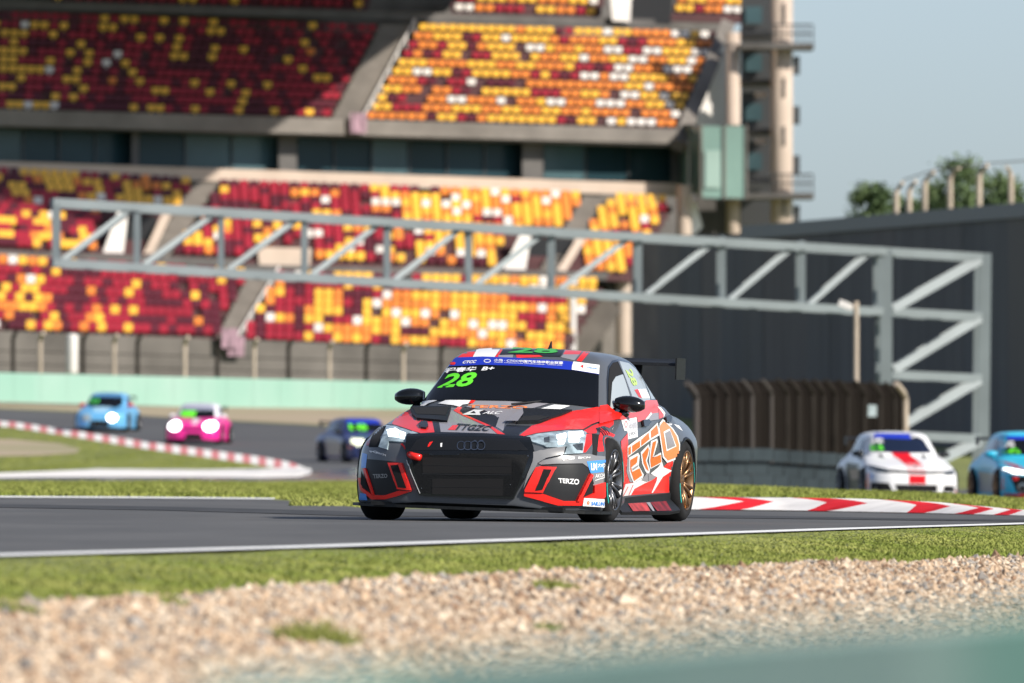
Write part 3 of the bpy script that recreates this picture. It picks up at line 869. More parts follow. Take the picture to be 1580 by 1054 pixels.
tf = empty('wall_top_fence', P(1465, 330, 392))
tag(tf, 'row of pale hooked fence posts standing on top of the dark wall', 'fence')
for (x, yt, sx) in ((1383, 282, 10), (1403, 280, 10), (1427, 266, 14), (1466, 259, 14), (1511, 256, 13), (1560, 258, -6)):
    Y = wY(x) + .15
    pts = [P(x, wT(x) + 3, Y), P(x, yt + 15, Y), P(x + sx * .3, yt + 8, Y), P(x + sx, yt, Y - .4)]
    mb = MB(); mb.tube([p - tf.location for p in pts], [.095, .095, .08, .07], 8); mb.build('fence_post', M_POST, tf)
for (p, q) in (((1393, 278), (1441, 262)), ((1441, 262), (1524, 252)), ((1524, 252), (1600, 247))):
    mb = MB(); mb.tube([P(*p, 393) - tf.location, P(*q, 388) - tf.location], .025, 5); mb.build('fence_wire', M_POST, tf)

# fence with curved posts on the low block wall, right
cf = empty('mesh_fence', (6, 280, 0))
tag(cf, 'dark mesh debris fence with hooked posts behind the white car', 'fence')
fx = [1066, 1097, 1114, 1134, 1152, 1182, 1206, 1224, 1246, 1262, 1280, 1300, 1325, 1350, 1372, 1389]
def fY(x): return 268 + (x - 1060) * 0.11
def fT(x): return 592 - 6 * math.sin(max(0, min(1, (x - 1060) / 330.0)) * math.pi)
pv = []
for i, x in enumerate(fx):
    Y = fY(x); sgn = -1 if i < len(fx) - 1 else -1
    pts = [P(x + 8, 752, Y), P(x + 8, fT(x) + 24, Y), P(x + 5, fT(x) + 14, Y - .2), P(x - 6, fT(x), Y - .6)]
    mb = MB(); mb.tube([p - cf.location for p in pts], .085 if i in (0, 15) else .055, 8)
    mb.build('fence_post', M_POST if i in (15,) else (mat('worn_fence_post', (.055, .047, .042), .85) if i in (0, 4, 5) else M_POSTD), cf)
for i in range(len(fx) - 1):
    x0, x1 = fx[i] + 8, fx[i + 1] + 8
    f = [P(x0, fT(x0) + 18, fY(x0) + .12), P(x1, fT(x1) + 18, fY(x1) + .12), P(x1, 756, fY(x1) + .12), P(x0, 756, fY(x0) + .12)]
    f2 = [P(x0 - 12, fT(x0) + 1, fY(x0) - .45), P(x1 - 12, fT(x1) + 1, fY(x1) - .45)]
    v = [q - cf.location for q in (f2[0], f2[1], f[1], f[0], f[2], f[3])]
    obj('mesh_panel', v, [(3, 2, 1, 0), (5, 4, 2, 3)], M_NET, cf)
mb = MB(); mb.box((0, 0, 0), (.22, .05, .30)); sg = mb.build('notice_board', mat('pale_notice', (.40, .48, .50), .6, var=.3, vscale=6)); sg.location = P(1346, 634, 292)
tag(sg, 'small pale notice hung on the dark mesh fence', 'sign')

bl = empty('block_wall', (5, 262, -.2))
tag(bl, 'low grey concrete block wall behind the bank, right of the car', 'wall')
bx = [1060, 1096, 1128, 1160, 1194, 1218, 1242, 1266, 1292, 1318]
for i in range(len(bx) - 1):
    x0, x1 = bx[i], bx[i + 1]; Y = 258 + i * 0.9
    yt = 691 if x0 < 1190 else 693 + (x0 - 1190) * .07
    for r in range(3):
        ya, yb2 = yt + r * 20.5 + .4, yt + (r + 1) * 20.5 - .4
        j = (0 if r % 2 == 0 else -9)
        f = [P(x0 + j + .5, ya, Y), P(x1 + j - .5, ya + .6, Y + .9), P(x1 + j - .5, yb2 + .6, Y + .9), P(x0 + j + .5, yb2, Y)]
        f = [p - bl.location for p in f]; b = [p + Vector((0, .5, 0)) for p in f]
        obj('block', f + b, [(3, 2, 1, 0), (4, 5, 6, 7), (0, 1, 5, 4), (1, 2, 6, 5), (2, 3, 7, 6), (3, 0, 4, 7)], M_BLOCK, bl)

# ------------------------------------------------------------------ gantry
gt = empty('signal_gantry', P(1445, 745, 322))
tag(gt, 'grey steel lattice gantry reaching over the track from a tall leg', 'gantry')
GO = gt.location
def gY(x, back=0): return 306 + x * 0.0105 + (2.1 if back else 0)
def gp3(x, y, back=0): return P(x, y, gY(x, 0)) - GO + (Vector((-.05, 2.0, 0)) if back else Vector((0, 0, 0)))
def topy(x): return 312 + (x - 85) * (381 - 312) / (1365 - 85)
def boty(x): return 405 + (x - 85) * (481 - 405) / (1365 - 85)
def gbar(name, a, b, w, back=0):
    mb = MB(); mb.bar(gp3(*a, back), gp3(*b, back), w); mb.build(name, M_GALV, gt)
for bk in (0, 1):
    gbar('top_chord', (80, topy(80)), (1520, 397), .22, bk)
    gbar('bottom_chord', (80, boty(80)), (1365, boty(1365)), .22, bk)
    xsx = [86, 211, 341, 470, 598, 724, 852, 986, 1115, 1238, 1358]
    for i, x in enumerate(xsx):
        gbar('strut', (x, topy(x)), (x, boty(x)), .17 if i else .2, bk)
        if i < len(xsx) - 1:
            x2 = xsx[i + 1]
            gbar('diagonal', (x + 10, boty(x) - 3), (x2 - 12, topy(x2) + 5), .15, bk)
    gbar('leg_post', (1367, 385), (1367, 748), .34, bk)
    gbar('leg_post', (1520, 391), (1516, 752), .34, bk)
    for ya, yb2 in ((481, 489), (578, 584), (671, 677)):
        gbar('leg_brace', (1374, ya), (1512, yb2), .24, bk)
    for (p, q) in (((1376, 478), (1510, 402)), ((1378, 572), (1510, 492)), ((1380, 664), (1510, 588)), ((1382, 745), (1510, 682))):
        gbar('leg_diagonal', p, q, .25, bk)
for x, ys_ in ((1367, (390, 481, 578, 671)), (1518, (396, 489, 584, 677))):
    for y in ys_:
        mb = MB(); mb.bar(gp3(x, y, 0), gp3(x, y, 1), .18); mb.build('cross_tie', M_GALV, gt)
for x in (86, 211, 341, 470, 598, 724, 852, 986, 1115, 1238):
    for fn in (topy, boty):
        mb = MB(); mb.bar(gp3(x, fn(x), 0), gp3(x, fn(x), 1), .12); mb.build('cross_tie', M_GALV, gt)
for (x, y, s) in ((1352, 388, -1), (1384, 392, 1)):
    mb = MB(); mb.add([gp3(1367, y - 4), gp3(1367 + s * 22, y - 4), gp3(1367, y + 20)] + [p + Vector((0, .05, 0)) for p in (gp3(1367, y - 4), gp3(1367 + s * 22, y - 4), gp3(1367, y + 20))], [(0, 1, 2), (5, 4, 3), (0, 2, 5, 3), (1, 4, 5, 2)]); mb.build('gusset', M_GALV, gt)
lp = empty('camera_pole', P(1321, 752, 300))
tag(lp, 'slim pale pole with a small white camera on a short arm', 'pole')
mb = MB(); mb.tube([Vector((0, 0, 0)), P(1321, 465, 300) - lp.location], .07, 10); mb.build('pole', M_POST, lp)
mb = MB(); mb.tube([P(1321, 474, 300) - lp.location, P(1303, 470, 299.8) - lp.location], .03, 6); mb.build('arm', M_POST, lp)
mb = MB(); mb.box(P(1303, 470, 299.6) - lp.location, (.32, .4, .17), Matrix.Rotation(.35, 3, 'Y')); mb.box(P(1311, 474, 299.6) - lp.location, (.14, .3, .12)); mb.build('camera_housing', M_OFFW, lp)

# ------------------------------------------------------------------ trees beyond the wall
M_LEAF = mat('tree_leaf', (0.08, 0.125, 0.05), 0.7, col2=(0.13, 0.18, 0.075), vscale=0.9, spec=0.3)
M_BARK = mat('bark', (0.09, 0.065, 0.045), 0.9, var=0.3, vscale=4)
def tree(px, py_top, w_px, Y, label, seed):
    r = np.random.default_rng(seed)
    topz = P(px, py_top, Y).z; base = Vector((P(px, py_top, Y).x, Y, 3.2))
    root = empty('broadleaf_tree', base); tag(root, label, 'tree', 'trees beyond the dark wall')
    H = topz - 3.2; R = w_px / 2 / ppm(Y)
    mb = MB(); mb.tube([(0, 0, -.3), (.1, 0, H * .35), (0, .1, H * .7)], [.28, .2, .08], 8)
    for k in range(9):
        a = r.uniform(0, 6.28); z0 = H * r.uniform(.3, .6); L = R * r.uniform(.5, .9)
        mb.tube([(0, 0, z0), (math.cos(a) * L * .5, math.sin(a) * L * .5, z0 + H * .12), (math.cos(a) * L, math.sin(a) * L, z0 + H * .26)], [.1, .06, .02], 6)
    mb.build('trunk', M_BARK, root)
    # leaf clumps spread in the crown
    nC = 60
    C = r.normal(0, 1, (nC, 3)); C /= np.linalg.norm(C, axis=1)[:, None]; C *= r.uniform(.35, 1, (nC, 1)) ** .6
    C = C * np.array([R, R, H * .36]) + np.array([0, 0, H * .62])
    n = 150
    pts = (C[:, None] + r.normal(0, 1, (nC, n, 3)) * (R * .17)).reshape(-1, 3)
    pts[:, 2] = np.minimum(pts[:, 2], H * 1.02)
    m = len(pts); s = r.uniform(.07, .15, m)
    A = r.normal(0, 1, (m, 3)); A /= np.linalg.norm(A, axis=1)[:, None]
    Bv = np.cross(A, r.normal(0, 1, (m, 3))); Bv /= np.linalg.norm(Bv, axis=1)[:, None]
    V = np.stack([pts + A * s[:, None], pts + Bv * s[:, None] * .6, pts - A * s[:, None], pts - Bv * s[:, None] * .6], 1)
    link('crown', np_mesh('crown', V.reshape(-1, 3), np.arange(m * 4).reshape(-1, 4), M_LEAF), root)
tree(1350, 258, 84, 470, 'small rounded tree at the left end of the wall-top fence', 1)
tree(1392, 285, 50, 486, 'low bushy tree just left of the wall-top posts', 2)
tree(1478, 240, 112, 480, 'tallest green tree rising behind the hooked wall-top posts', 3)
tree(1545, 264, 90, 474, 'bushy tree behind the right-hand wall-top posts', 4)
tree(1612, 270, 100, 482, 'tree cut by the right edge of the picture above the wall', 5)
tree(1435, 278, 70, 492, 'dark tree between the tallest tree and the small round one', 6)

# ------------------------------------------------------------------ green barrier close to the camera, bottom right
nb = empty('near_barrier', (0.35, 9.0, -1.6))
tag(nb, 'blurred green barrier top in the near foreground at bottom right', 'barrier')
yl = [(300, 1058), (640, 1030), (900, 1004), (1150, 980), (1400, 960), (1700, 936)]
for i in range(len(yl) - 1):
    (x0, y0), (x1, y1) = yl[i], yl[i + 1]
    Y0, Y1 = 10.5 - .12 * i, 10.5 - .12 * (i + 1)
    a, b = P(x0, y0, Y0) - nb.location, P(x1, y1, Y1) - nb.location
    mb = MB()
    mb.add([a, b, Vector((b.x, b.y, 0)), Vector((a.x, a.y, 0)), a + Vector((0, .25, 0)), b + Vector((0, .25, 0)), Vector((b.x, b.y + .25, 0)), Vector((a.x, a.y + .25, 0))],
           [(3, 2, 1, 0), (4, 5, 6, 7), (0, 1, 5, 4), (1, 2, 6, 5), (2, 3, 7, 6), (3, 0, 4, 7)])
    mb.build('barrier_section', M_GREENN, nb)
# ================================================================== RACING CARS
def paint(name, c, rough=0.36, coat=0.22, metal=0.0, spec=0.4):
    return mat(name, c, rough, metal, coat=coat, spec=spec, bump=0.012, bscale=2.2)
C_GRAPH = paint('graphite_wrap', (0.088, 0.096, 0.108), 0.33, 0.35, 0.1)
C_RED = paint('red_wrap', (0.80, 0.020, 0.014), 0.34, 0.22)
C_DRED = paint('dark_red_wrap', (0.42, 0.012, 0.02))
C_ORANGE = paint('orange_wrap', (0.83, 0.16, 0.012))
C_LORANGE = paint('light_orange_wrap', (0.85, 0.25, 0.08))
C_WHITE = paint('white_wrap', (0.80, 0.80, 0.79))
C_GREY = paint('grey_wrap', (0.27, 0.26, 0.28))
C_BLACK = paint('black_wrap', (0.010, 0.011, 0.013), 0.4, 0.1, 0, .25)
C_GLOSSK = paint('gloss_black', (0.006, 0.007, 0.008), 0.15, 0.3, 0, .35)
C_CARBON = mat('matte_carbon', (0.011, 0.012, 0.013), 0.5, spec=0.22, var=0.3, vscale=40, bump=0.05, bscale=90)
C_PANEL = mat('intake_panel_black', (0.020, 0.021, 0.023), 0.45, spec=0.25, var=0.15, vscale=3, bump=0.04, bscale=6)
C_MESH = mat('grille_mesh', (0.006, 0.0065, 0.007), 0.55, spec=0.2, bump=0.35, bscale=170, var=.5, vscale=120)
C_VOID = mat('intake_void', (0.003, 0.003, 0.004), 0.9)
C_GLASS = mat('dark_windscreen', (0.005, 0.006, 0.008), 0.03, spec=0.22, coat=0.0)
C_SGL = mat('side_polycarbonate', (0.36, 0.40, 0.42), 0.10, spec=0.8)
C_GREEN = mat('green_number_film', (0.13, 0.72, 0.03), 0.5)
C_DGREEN = mat('green_roof_number', (0.05, 0.42, 0.07), 0.5)
C_BLUE = paint('blue_banner', (0.012, 0.035, 0.42))
C_SBLUE = paint('sky_blue_sticker', (0.06, 0.27, 0.75))
C_TXT = mat('white_lettering', (0.82, 0.82, 0.82), 0.5)
C_TYRE = mat('tyre_rubber', (0.014, 0.014, 0.0145), 0.85, spec=0.25, var=0.25, vscale=8, bump=0.1, bscale=25)
C_TEAL = mat('teal_tyre_marking', (0.01, 0.30, 0.26), 0.6)
C_RIMG = mat('gunmetal_rim', (0.16, 0.16, 0.165), 0.3, metal=0.9)
C_RIMB = mat('bronze_rim', (0.30, 0.17, 0.085), 0.32, metal=0.85)
C_DISC = mat('brake_disc', (0.10, 0.09, 0.085), 0.4, metal=0.8)
C_CHROME = mat('dark_chrome', (0.35, 0.36, 0.37), 0.18, metal=1.0)
C_LAMP = mat('headlamp_glass', (0.30, 0.38, 0.42), 0.08, var=0.5, vscale=14, spec=0.8)
C_LAMPD = mat('headlamp_dark', (0.05, 0.06, 0.07), 0.15, var=0.5, vscale=20)
C_LED = mat('headlamp_led', (0.93, 1.0, 0.98), 0.3, emit=2.2)
C_LEDX = mat('headlamp_full_beam', (1.0, 1.0, 0.97), 0.3, emit=5.0)
C_LEDY = mat('headlamp_yellow', (0.98, 1.0, 0.70), 0.3, emit=0.8)

def pchip(x, y, xq):
    """smooth shape-keeping interpolation; y (n,) or (n,k)"""
    x = np.asarray(x, float); y = np.asarray(y, float)
    if y.ndim == 1: y = y[:, None]; one = True
    else: one = False
    h = np.diff(x); d = np.diff(y, axis=0) / h[:, None]
    m = np.zeros_like(y)
    for i in range(1, len(x) - 1):
        w1, w2 = 2 * h[i] + h[i - 1], h[i] + 2 * h[i - 1]
        s = (d[i - 1] * d[i]) > 0
        with np.errstate(divide='ignore', invalid='ignore'):
            v = (w1 + w2) / (w1 / d[i - 1] + w2 / d[i])
        m[i] = np.where(s, v, 0)
    m[0], m[-1] = d[0], d[-1]
    xq = np.asarray(xq, float)
    k = np.clip(np.searchsorted(x, xq) - 1, 0, len(x) - 2)
    t = ((xq - x[k]) / h[k])[:, None]; H = h[k][:, None]
    r = (2 * t**3 - 3 * t**2 + 1) * y[k] + (t**3 - 2 * t**2 + t) * H * m[k] + (-2 * t**3 + 3 * t**2) * y[k + 1] + (t**3 - t**2) * H * m[k + 1]
    return r[:, 0] if one else r

# lower body: x forward, half sections from the underside centre round to the top centre
BODY = [
 (-2.26, [(0, .30), (.62, .30), (.68, .34), (.74, .45), (.74, .60), (.70, .70), (.50, .82), (.25, .86), (0, .865)]),
 (-2.20, [(0, .26), (.70, .26), (.76, .30), (.82, .42), (.82, .62), (.78, .73), (.60, .845), (.30, .885), (0, .89)]),
 (-2.00, [(0, .18), (.82, .18), (.87, .24), (.90, .40), (.90, .62), (.85, .74), (.68, .855), (.36, .90), (0, .91)]),
 (-1.70, [(0, .12), (.92, .12), (.945, .20), (.96, .40), (.96, .60), (.90, .73), (.74, .845), (.40, .905), (0, .915)]),
 (-1.33, [(0, .10), (.94, .10), (.965, .15), (.975, .38), (.975, .60), (.925, .735), (.78, .86), (.40, .93), (0, .94)]),
 (-1.00, [(0, .10), (.88, .10), (.905, .15), (.915, .40), (.935, .62), (.895, .80), (.80, .93), (.40, .95), (0, .955)]),
 (-0.50, [(0, .10), (.86, .10), (.885, .15), (.895, .40), (.905, .64), (.88, .80), (.81, .90), (.40, .92), (0, .925)]),
 (0.30, [(0, .10), (.86, .10), (.885, .15), (.895, .40), (.905, .63), (.875, .77), (.80, .865), (.40, .895), (0, .90)]),
 (0.75, [(0, .10), (.88, .10), (.91, .15), (.92, .40), (.925, .61), (.88, .76), (.775, .845), (.40, .89), (0, .90)]),
 (1.00, [(0, .10), (.91, .10), (.94, .15), (.955, .38), (.95, .58), (.89, .725), (.77, .80), (.42, .845), (0, .855)]),
 (1.33, [(0, .10), (.93, .10), (.965, .15), (.98, .35), (.97, .56), (.895, .68), (.76, .735), (.42, .78), (0, .79)]),
 (1.65, [(0, .10), (.92, .10), (.955, .15), (.965, .32), (.945, .52), (.87, .63), (.74, .685), (.40, .725), (0, .735)]),
 (1.85, [(0, .10), (.87, .10), (.91, .14), (.925, .30), (.905, .50), (.83, .60), (.70, .65), (.36, .69), (0, .70)]),
 (2.00, [(0, .10), (.78, .10), (.82, .14), (.845, .30), (.82, .48), (.76, .575), (.62, .625), (.32, .655), (0, .665)]),
 (2.10, [(0, .105), (.66, .105), (.70, .14), (.735, .30), (.71, .46), (.66, .55), (.53, .60), (.28, .622), (0, .63)]),
 (2.17, [(0, .115), (.51, .115), (.55, .15), (.59, .30), (.575, .44), (.53, .515), (.42, .555), (.2, .572), (0, .575)]),
 (2.205, [(0, .13), (.38, .13), (.42, .17), (.45, .30), (.44, .41), (.40, .46), (.30, .49), (.15, .50), (0, .50)]),
]
# cabin: half plan outlines at rising heights, front centre round to rear centre
CABIN = [
 (.82, [(1.02, 0), (.98, .40), (.72, .735), (.40, .795), (-.2, .825), (-.8, .82), (-1.45, .755), (-1.80, .45), (-1.88, 0)]),
 (.92, [(.86, 0), (.83, .40), (.63, .70), (.35, .765), (-.2, .80), (-.8, .79), (-1.38, .72), (-1.68, .42), (-1.75, 0)]),
 (1.05, [(.64, 0), (.615, .36), (.475, .648), (.2, .71), (-.25, .742), (-.75, .725), (-1.22, .665), (-1.48, .38), (-1.53, 0)]),
 (1.18, [(.43, 0), (.41, .33), (.315, .60), (.08, .652), (-.28, .68), (-.7, .668), (-1.04, .615), (-1.25, .35), (-1.30, 0)]),
 (1.25, [(.31, 0), (.295, .31), (.215, .565), (0, .612), (-.28, .637), (-.65, .628), (-.90, .58), (-1.09, .33), (-1.13, 0)]),
 (1.295, [(.17, 0), (.16, .28), (.10, .505), (-.1, .552), (-.3, .572), (-.6, .562), (-.77, .512), (-.92, .29), (-.95, 0)]),
 (1.325, [(-.02, 0), (-.03, .22), (-.07, .39), (-.18, .43), (-.33, .44), (-.53, .43), (-.63, .38), (-.72, .2), (-.74, 0)]),
 (1.34, [(-.25, 0), (-.25, .1), (-.27, .16), (-.3, .18), (-.36, .18), (-.42, .17), (-.46, .14), (-.48, .08), (-.49, 0)]),
]

def loft_body(sy=1.0, sz=1.0):
    X = np.array([b[0] for b in BODY]); S = np.array([b[1] for b in BODY], float)      # n,9,2
    xq = np.unique(np.concatenate([np.linspace(-2.26, 1.7, 46), np.linspace(1.7, 2.205, 22)]))
    Q = pchip(X, S.reshape(len(X), -1), xq).reshape(len(xq), 9, 2)
    rings = []
    tq = np.concatenate([[0, 1.0], np.linspace(1, 8, 29)[1:]])
    for i, x in enumerate(xq):
        pts = pchip(np.arange(9), Q[i], tq)
        half = [(x, p[0] * sy, p[1] * sz) for p in pts]
        ring = half + [(x, -p[1], p[2]) for p in half[-2:0:-1]]
        rings.append(ring)
    n = len(rings[0]); V = [p for r in rings for p in r]; Fc = []
    for i in range(len(rings) - 1):
        for k in range(n):
            Fc.append((i * n + k, (i + 1) * n + k, (i + 1) * n + (k + 1) % n, i * n + (k + 1) % n))
    Fc.append(tuple(range(n))); Fc.append(tuple((len(rings) - 1) * n + k for k in range(n - 1, -1, -1)))
    return V, Fc

def loft_cabin(sy=1.0, sz=1.0, rear_shift=0.0):
    Z = np.array([c[0] for c in CABIN]); S = np.array([c[1] for c in CABIN], float)
    if rear_shift:                       # hatchback: the tail of the cabin stands further back and steeper
        for j in range(len(Z)):
            S[j, 5:, 0] -= rear_shift * np.array([.3, .8, 1.0, 1.0]) * ((Z[j] - .82) / .45 if Z[j] < 1.27 else 1.0)
    par = np.arange(len(Z)); pq = np.linspace(0, len(Z) - 1, 36)
    zq = pchip(par, Z, pq); Q = pchip(par, S.reshape(len(Z), -1), pq).reshape(len(pq), 9, 2)
    rings = []
    tq = np.linspace(0, 8, 41)
    for i in range(len(pq)):
        pts = pchip(np.arange(9), Q[i], tq)
        half = [(p[0], p[1] * sy, zq[i] * sz) for p in pts]
        rings.append(half + [(p[0], -p[1], p[2]) for p in half[-2:0:-1]])
    n = len(rings[0]); V = [p for r in rings for p in r]; Fc = []
    for i in range(len(rings) - 1):
        for k in range(n):
            Fc.append((i * n + k, i * n + (k + 1) % n, (i + 1) * n + (k + 1) % n, (i + 1) * n + k))
    Fc.append(tuple(range(n - 1, -1, -1))); Fc.append(tuple((len(rings) - 1) * n + k for k in range(n)))
    return V, Fc

WHEELS = [(1.3325, .84), (1.3325, -.84), (-1.3325, .84), (-1.3325, -.84)]
WR = 0.322
def carve(V, Fc, m_body, m_dark, arch=0.352):
    """cut the wheel housings out of the closed lower body"""
    me = mesh('body', V, Fc, [m_body, m_dark], smooth=True)
    bm = bmesh.new(); bm.from_mesh(me); bmesh.ops.recalc_face_normals(bm, faces=bm.faces); bm.to_mesh(me); bm.free()
    o = bpy.data.objects.new('b', me); COL.objects.link(o)
    cut = MB()
    for x, y in WHEELS:
        s = 1 if y > 0 else -1
        a = [(x + arch * math.cos(2 * math.pi * k / 40), s * .62, .315 + arch * math.sin(2 * math.pi * k / 40)) for k in range(40)]
        b = [(p[0], s * 1.3, p[2]) for p in a]
        cut.add(a + b, [tuple(range(40)), tuple(range(79, 39, -1))] + [(k, k + 40, (k + 1) % 40 + 40, (k + 1) % 40) for k in range(40)])
    cm = mesh('c', cut.v, cut.f, [m_dark])
    bm = bmesh.new(); bm.from_mesh(cm); bmesh.ops.recalc_face_normals(bm, faces=bm.faces); bm.to_mesh(cm); bm.free()
    c = bpy.data.objects.new('c', cm); COL.objects.link(c)
    md = o.modifiers.new('x', 'BOOLEAN'); md.operation = 'DIFFERENCE'; md.object = c; md.solver = 'EXACT'
    dg = bpy.context.evaluated_depsgraph_get(); dg.update()
    r = bpy.data.meshes.new_from_object(o.evaluated_get(dg))
    bpy.data.objects.remove(o); bpy.data.objects.remove(c)
    r.materials.clear(); r.materials.append(m_body); r.materials.append(m_dark)
    for p in r.polygons:
        ce = p.center; dark = 0
        for x, y in WHEELS:
            if (ce.x - x) ** 2 + (ce.z - .315) ** 2 < (arch + .004) ** 2 and abs(ce.y) > .60 and (ce.y > 0) == (y > 0):
                on = abs(math.hypot(ce.x - x, ce.z - .315) - arch) < .006 or abs(abs(ce.y) - .62) < .004
                if on: dark = 1
        if ce.z < .13 and abs(p.normal.z) > .7: dark = 1
        p.material_index = dark
        p.use_smooth = (dark == 0)
    return r

def orig(px, py, ox, oy, s): return (ox + px / s, oy + py / s)

class Decals:
    """flat wrap pieces and panels laid on a car body: a polygon, seen along rays, is laid on the surface it meets"""
    def __init__(s, bvhs, rayfn, parent):
        s.bvh, s.ray, s.parent, s.n = bvhs, rayfn, parent, 0
        s.jump = .45; s.stack = []          # (polygon, bounds, height of its top)
    def level(s, samples):
        S = np.array(samples, float); b0, b1 = S.min(0), S.max(0); top = 0.0
        for poly, lo, hi, h in s.stack:
            if h <= top or (lo > b1).any() or (hi < b0).any(): continue
            if point_in(poly, S[:, 0], S[:, 1]).any(): top = h
        return top
    def push(s, poly, h):
        A = np.array(poly, float); s.stack.append((poly, A.min(0), A.max(0), h))
    def hit(s, u, v):
        o, d = s.ray(u, v)
        loc, nor, idx, dist = s.bvh.ray_cast(o, d)
        if loc is None: return None
        if nor.dot(d) > 0: nor = -nor
        return loc, nor, dist
    def lay(s, polys, off, cell):
        vs, fs, key, dist, nors = [], [], {}, [], []
        for poly in polys:
            for q in grid_clip(poly, cell, cell):
                ids = []
                for u, v in q:
                    kk = (round(u, 3), round(v, 3))
                    if kk not in key:
                        h = s.hit(u, v)
                        if h is None: key[kk] = -1
                        else:
                            key[kk] = len(vs); vs.append(h[0] + h[1] * off); dist.append(h[2]); nors.append(h[1])
                    ids.append(key[kk])
                ids = [i for n_, i in enumerate(ids) if i != ids[n_ - 1]]
                if len(ids) < 3 or min(ids) < 0: continue
                ds = [dist[i] for i in ids]
                if max(ds) - min(ds) > s.jump: continue
                fs.append(tuple(ids))
        return vs, fs, nors
    def add(s, name, polys, m, off=None, cell=3.0, thick=0.0, parent=None, mirror=False, joined=False):
        s.n += 1
        if isinstance(polys[0][0], (int, float)): polys = [polys]
        if len(polys) > 1 and not joined:
            return [s.add(name, [q], m, off, cell, thick, parent, mirror) for q in polys][-1]
        smp = []
        for q in polys:
            smp += [(sum(p[0] for p in c) / len(c), sum(p[1] for p in c) / len(c)) for c in grid_clip(q, cell * .6, cell * .6)]
        if not smp: return None
        off = s.level(smp) + 0.0022
        for q in polys: s.push(q, off + thick)
        vs, fs, nors = s.lay(polys, off + thick, cell)
        if not fs: return None
        if thick:
            cnt = {}
            for f in fs:
                for i in range(len(f)):
                    e = tuple(sorted((f[i - 1], f[i]))); cnt.setdefault(e, []).append((f[i - 1], f[i]))
            low = {}
            def lo(i):
                if i not in low: low[i] = len(vs); vs.append(vs[i] - nors[i] * (thick + off))
                return low[i]
            for e, l in list(cnt.items()):
                if len(l) == 1:
                    a, b = l[0]; fs.append((a, lo(a), lo(b), b))
        if mirror:
            obj(name, [Vector((p[0], -p[1], p[2])) for p in vs], [f[::-1] for f in fs], m, parent or s.parent, smooth=not thick)
        par = list(range(len(fs)))
        def root(i):
            while par[i] != i: i = par[i]
            return i
        by_edge = {}
        for k, f in enumerate(fs):
            for i in range(len(f)):
                e = tuple(sorted((f[i - 1], f[i])))
                if e in by_edge: par[root(k)] = root(by_edge[e])
                else: by_edge[e] = k
        groups = {}
        for k, f in enumerate(fs): groups.setdefault(root(k), []).append(f)
        if len(groups) > 1 and not joined:             # keep the main piece, drop slivers beyond an edge
            fs = max(groups.values(), key=len)
            ids = sorted({i for f in fs for i in f}); mp = {i: k for k, i in enumerate(ids)}
            vs = [vs[i] for i in ids]; fs = [tuple(mp[i] for i in f) for f in fs]
        o = obj(name, vs, fs, m, parent or s.parent, smooth=not thick)
        bm = bmesh.new(); bm.from_mesh(o.data); bmesh.ops.recalc_face_normals(bm, faces=bm.faces)
        if not thick:
            for f in bm.faces:
                pass
        bm.to_mesh(o.data); bm.free()
        return o
    def text(s, name, body, quad, m, bold=0.0, shear=0.0, parent=None, off=None):
        s.n += 1
        V, Fs, asp = text_mesh(body, bold, shear)
        TL, TR, BR, BL = [np.array(q, float) for q in quad]
        smp = [tuple((TL + (TR - TL) * i / 8) * (1 - j / 4) + (BL + (BR - BL) * i / 8) * (j / 4)) for i in range(9) for j in range(5)]
        off = s.level(smp) + 0.0035
        vs, ok = [], []
        for x, y in V:
            top = TL + (TR - TL) * x; bot = BL + (BR - BL) * x; p = bot + (top - bot) * y
            h = s.hit(p[0], p[1])
            ok.append(h is not None); vs.append(h[0] + h[1] * off if h else Vector((0, 0, 0)))
        fs = [f for f in Fs if all(ok[i] for i in f)]
        if not fs: return None
        if len(body) > 2: return obj(name, vs, fs, m, parent or s.parent)
        par = list(range(len(vs)))                     # numbers: one part for each figure
        def root(i):
            while par[i] != i: i = par[i]
            return i
        for f in fs:
            for i in f[1:]: par[root(i)] = root(f[0])
        groups = {}
        for f in fs: groups.setdefault(root(f[0]), []).append(f)
        for g in groups.values():
            ids = sorted({i for f in g for i in f}); mp = {i: k for k, i in enumerate(ids)}
            obj(name, [vs[i] for i in ids], [tuple(mp[i] for i in f) for f in g], m, parent or s.parent)

def ribbon(pts, w):
    """a thin polygon of width w along a polyline"""
    a = offset_line(pts, w / 2); b = offset_line(pts, -w / 2)
    return a + b[::-1]
def ring_poly(cx, cy, rx, ry, w, n=20):
    out = []
    for k in range(n):
        t0, t1 = 2 * math.pi * k / n, 2 * math.pi * (k + 1) / n
        out.append([(cx + rx * math.cos(t0), cy + ry * math.sin(t0)), (cx + rx * math.cos(t1), cy + ry * math.sin(t1)),
                    (cx + (rx - w) * math.cos(t1), cy + (ry - w) * math.sin(t1)), (cx + (rx - w) * math.cos(t0), cy + (ry - w) * math.sin(t0))])
    return out

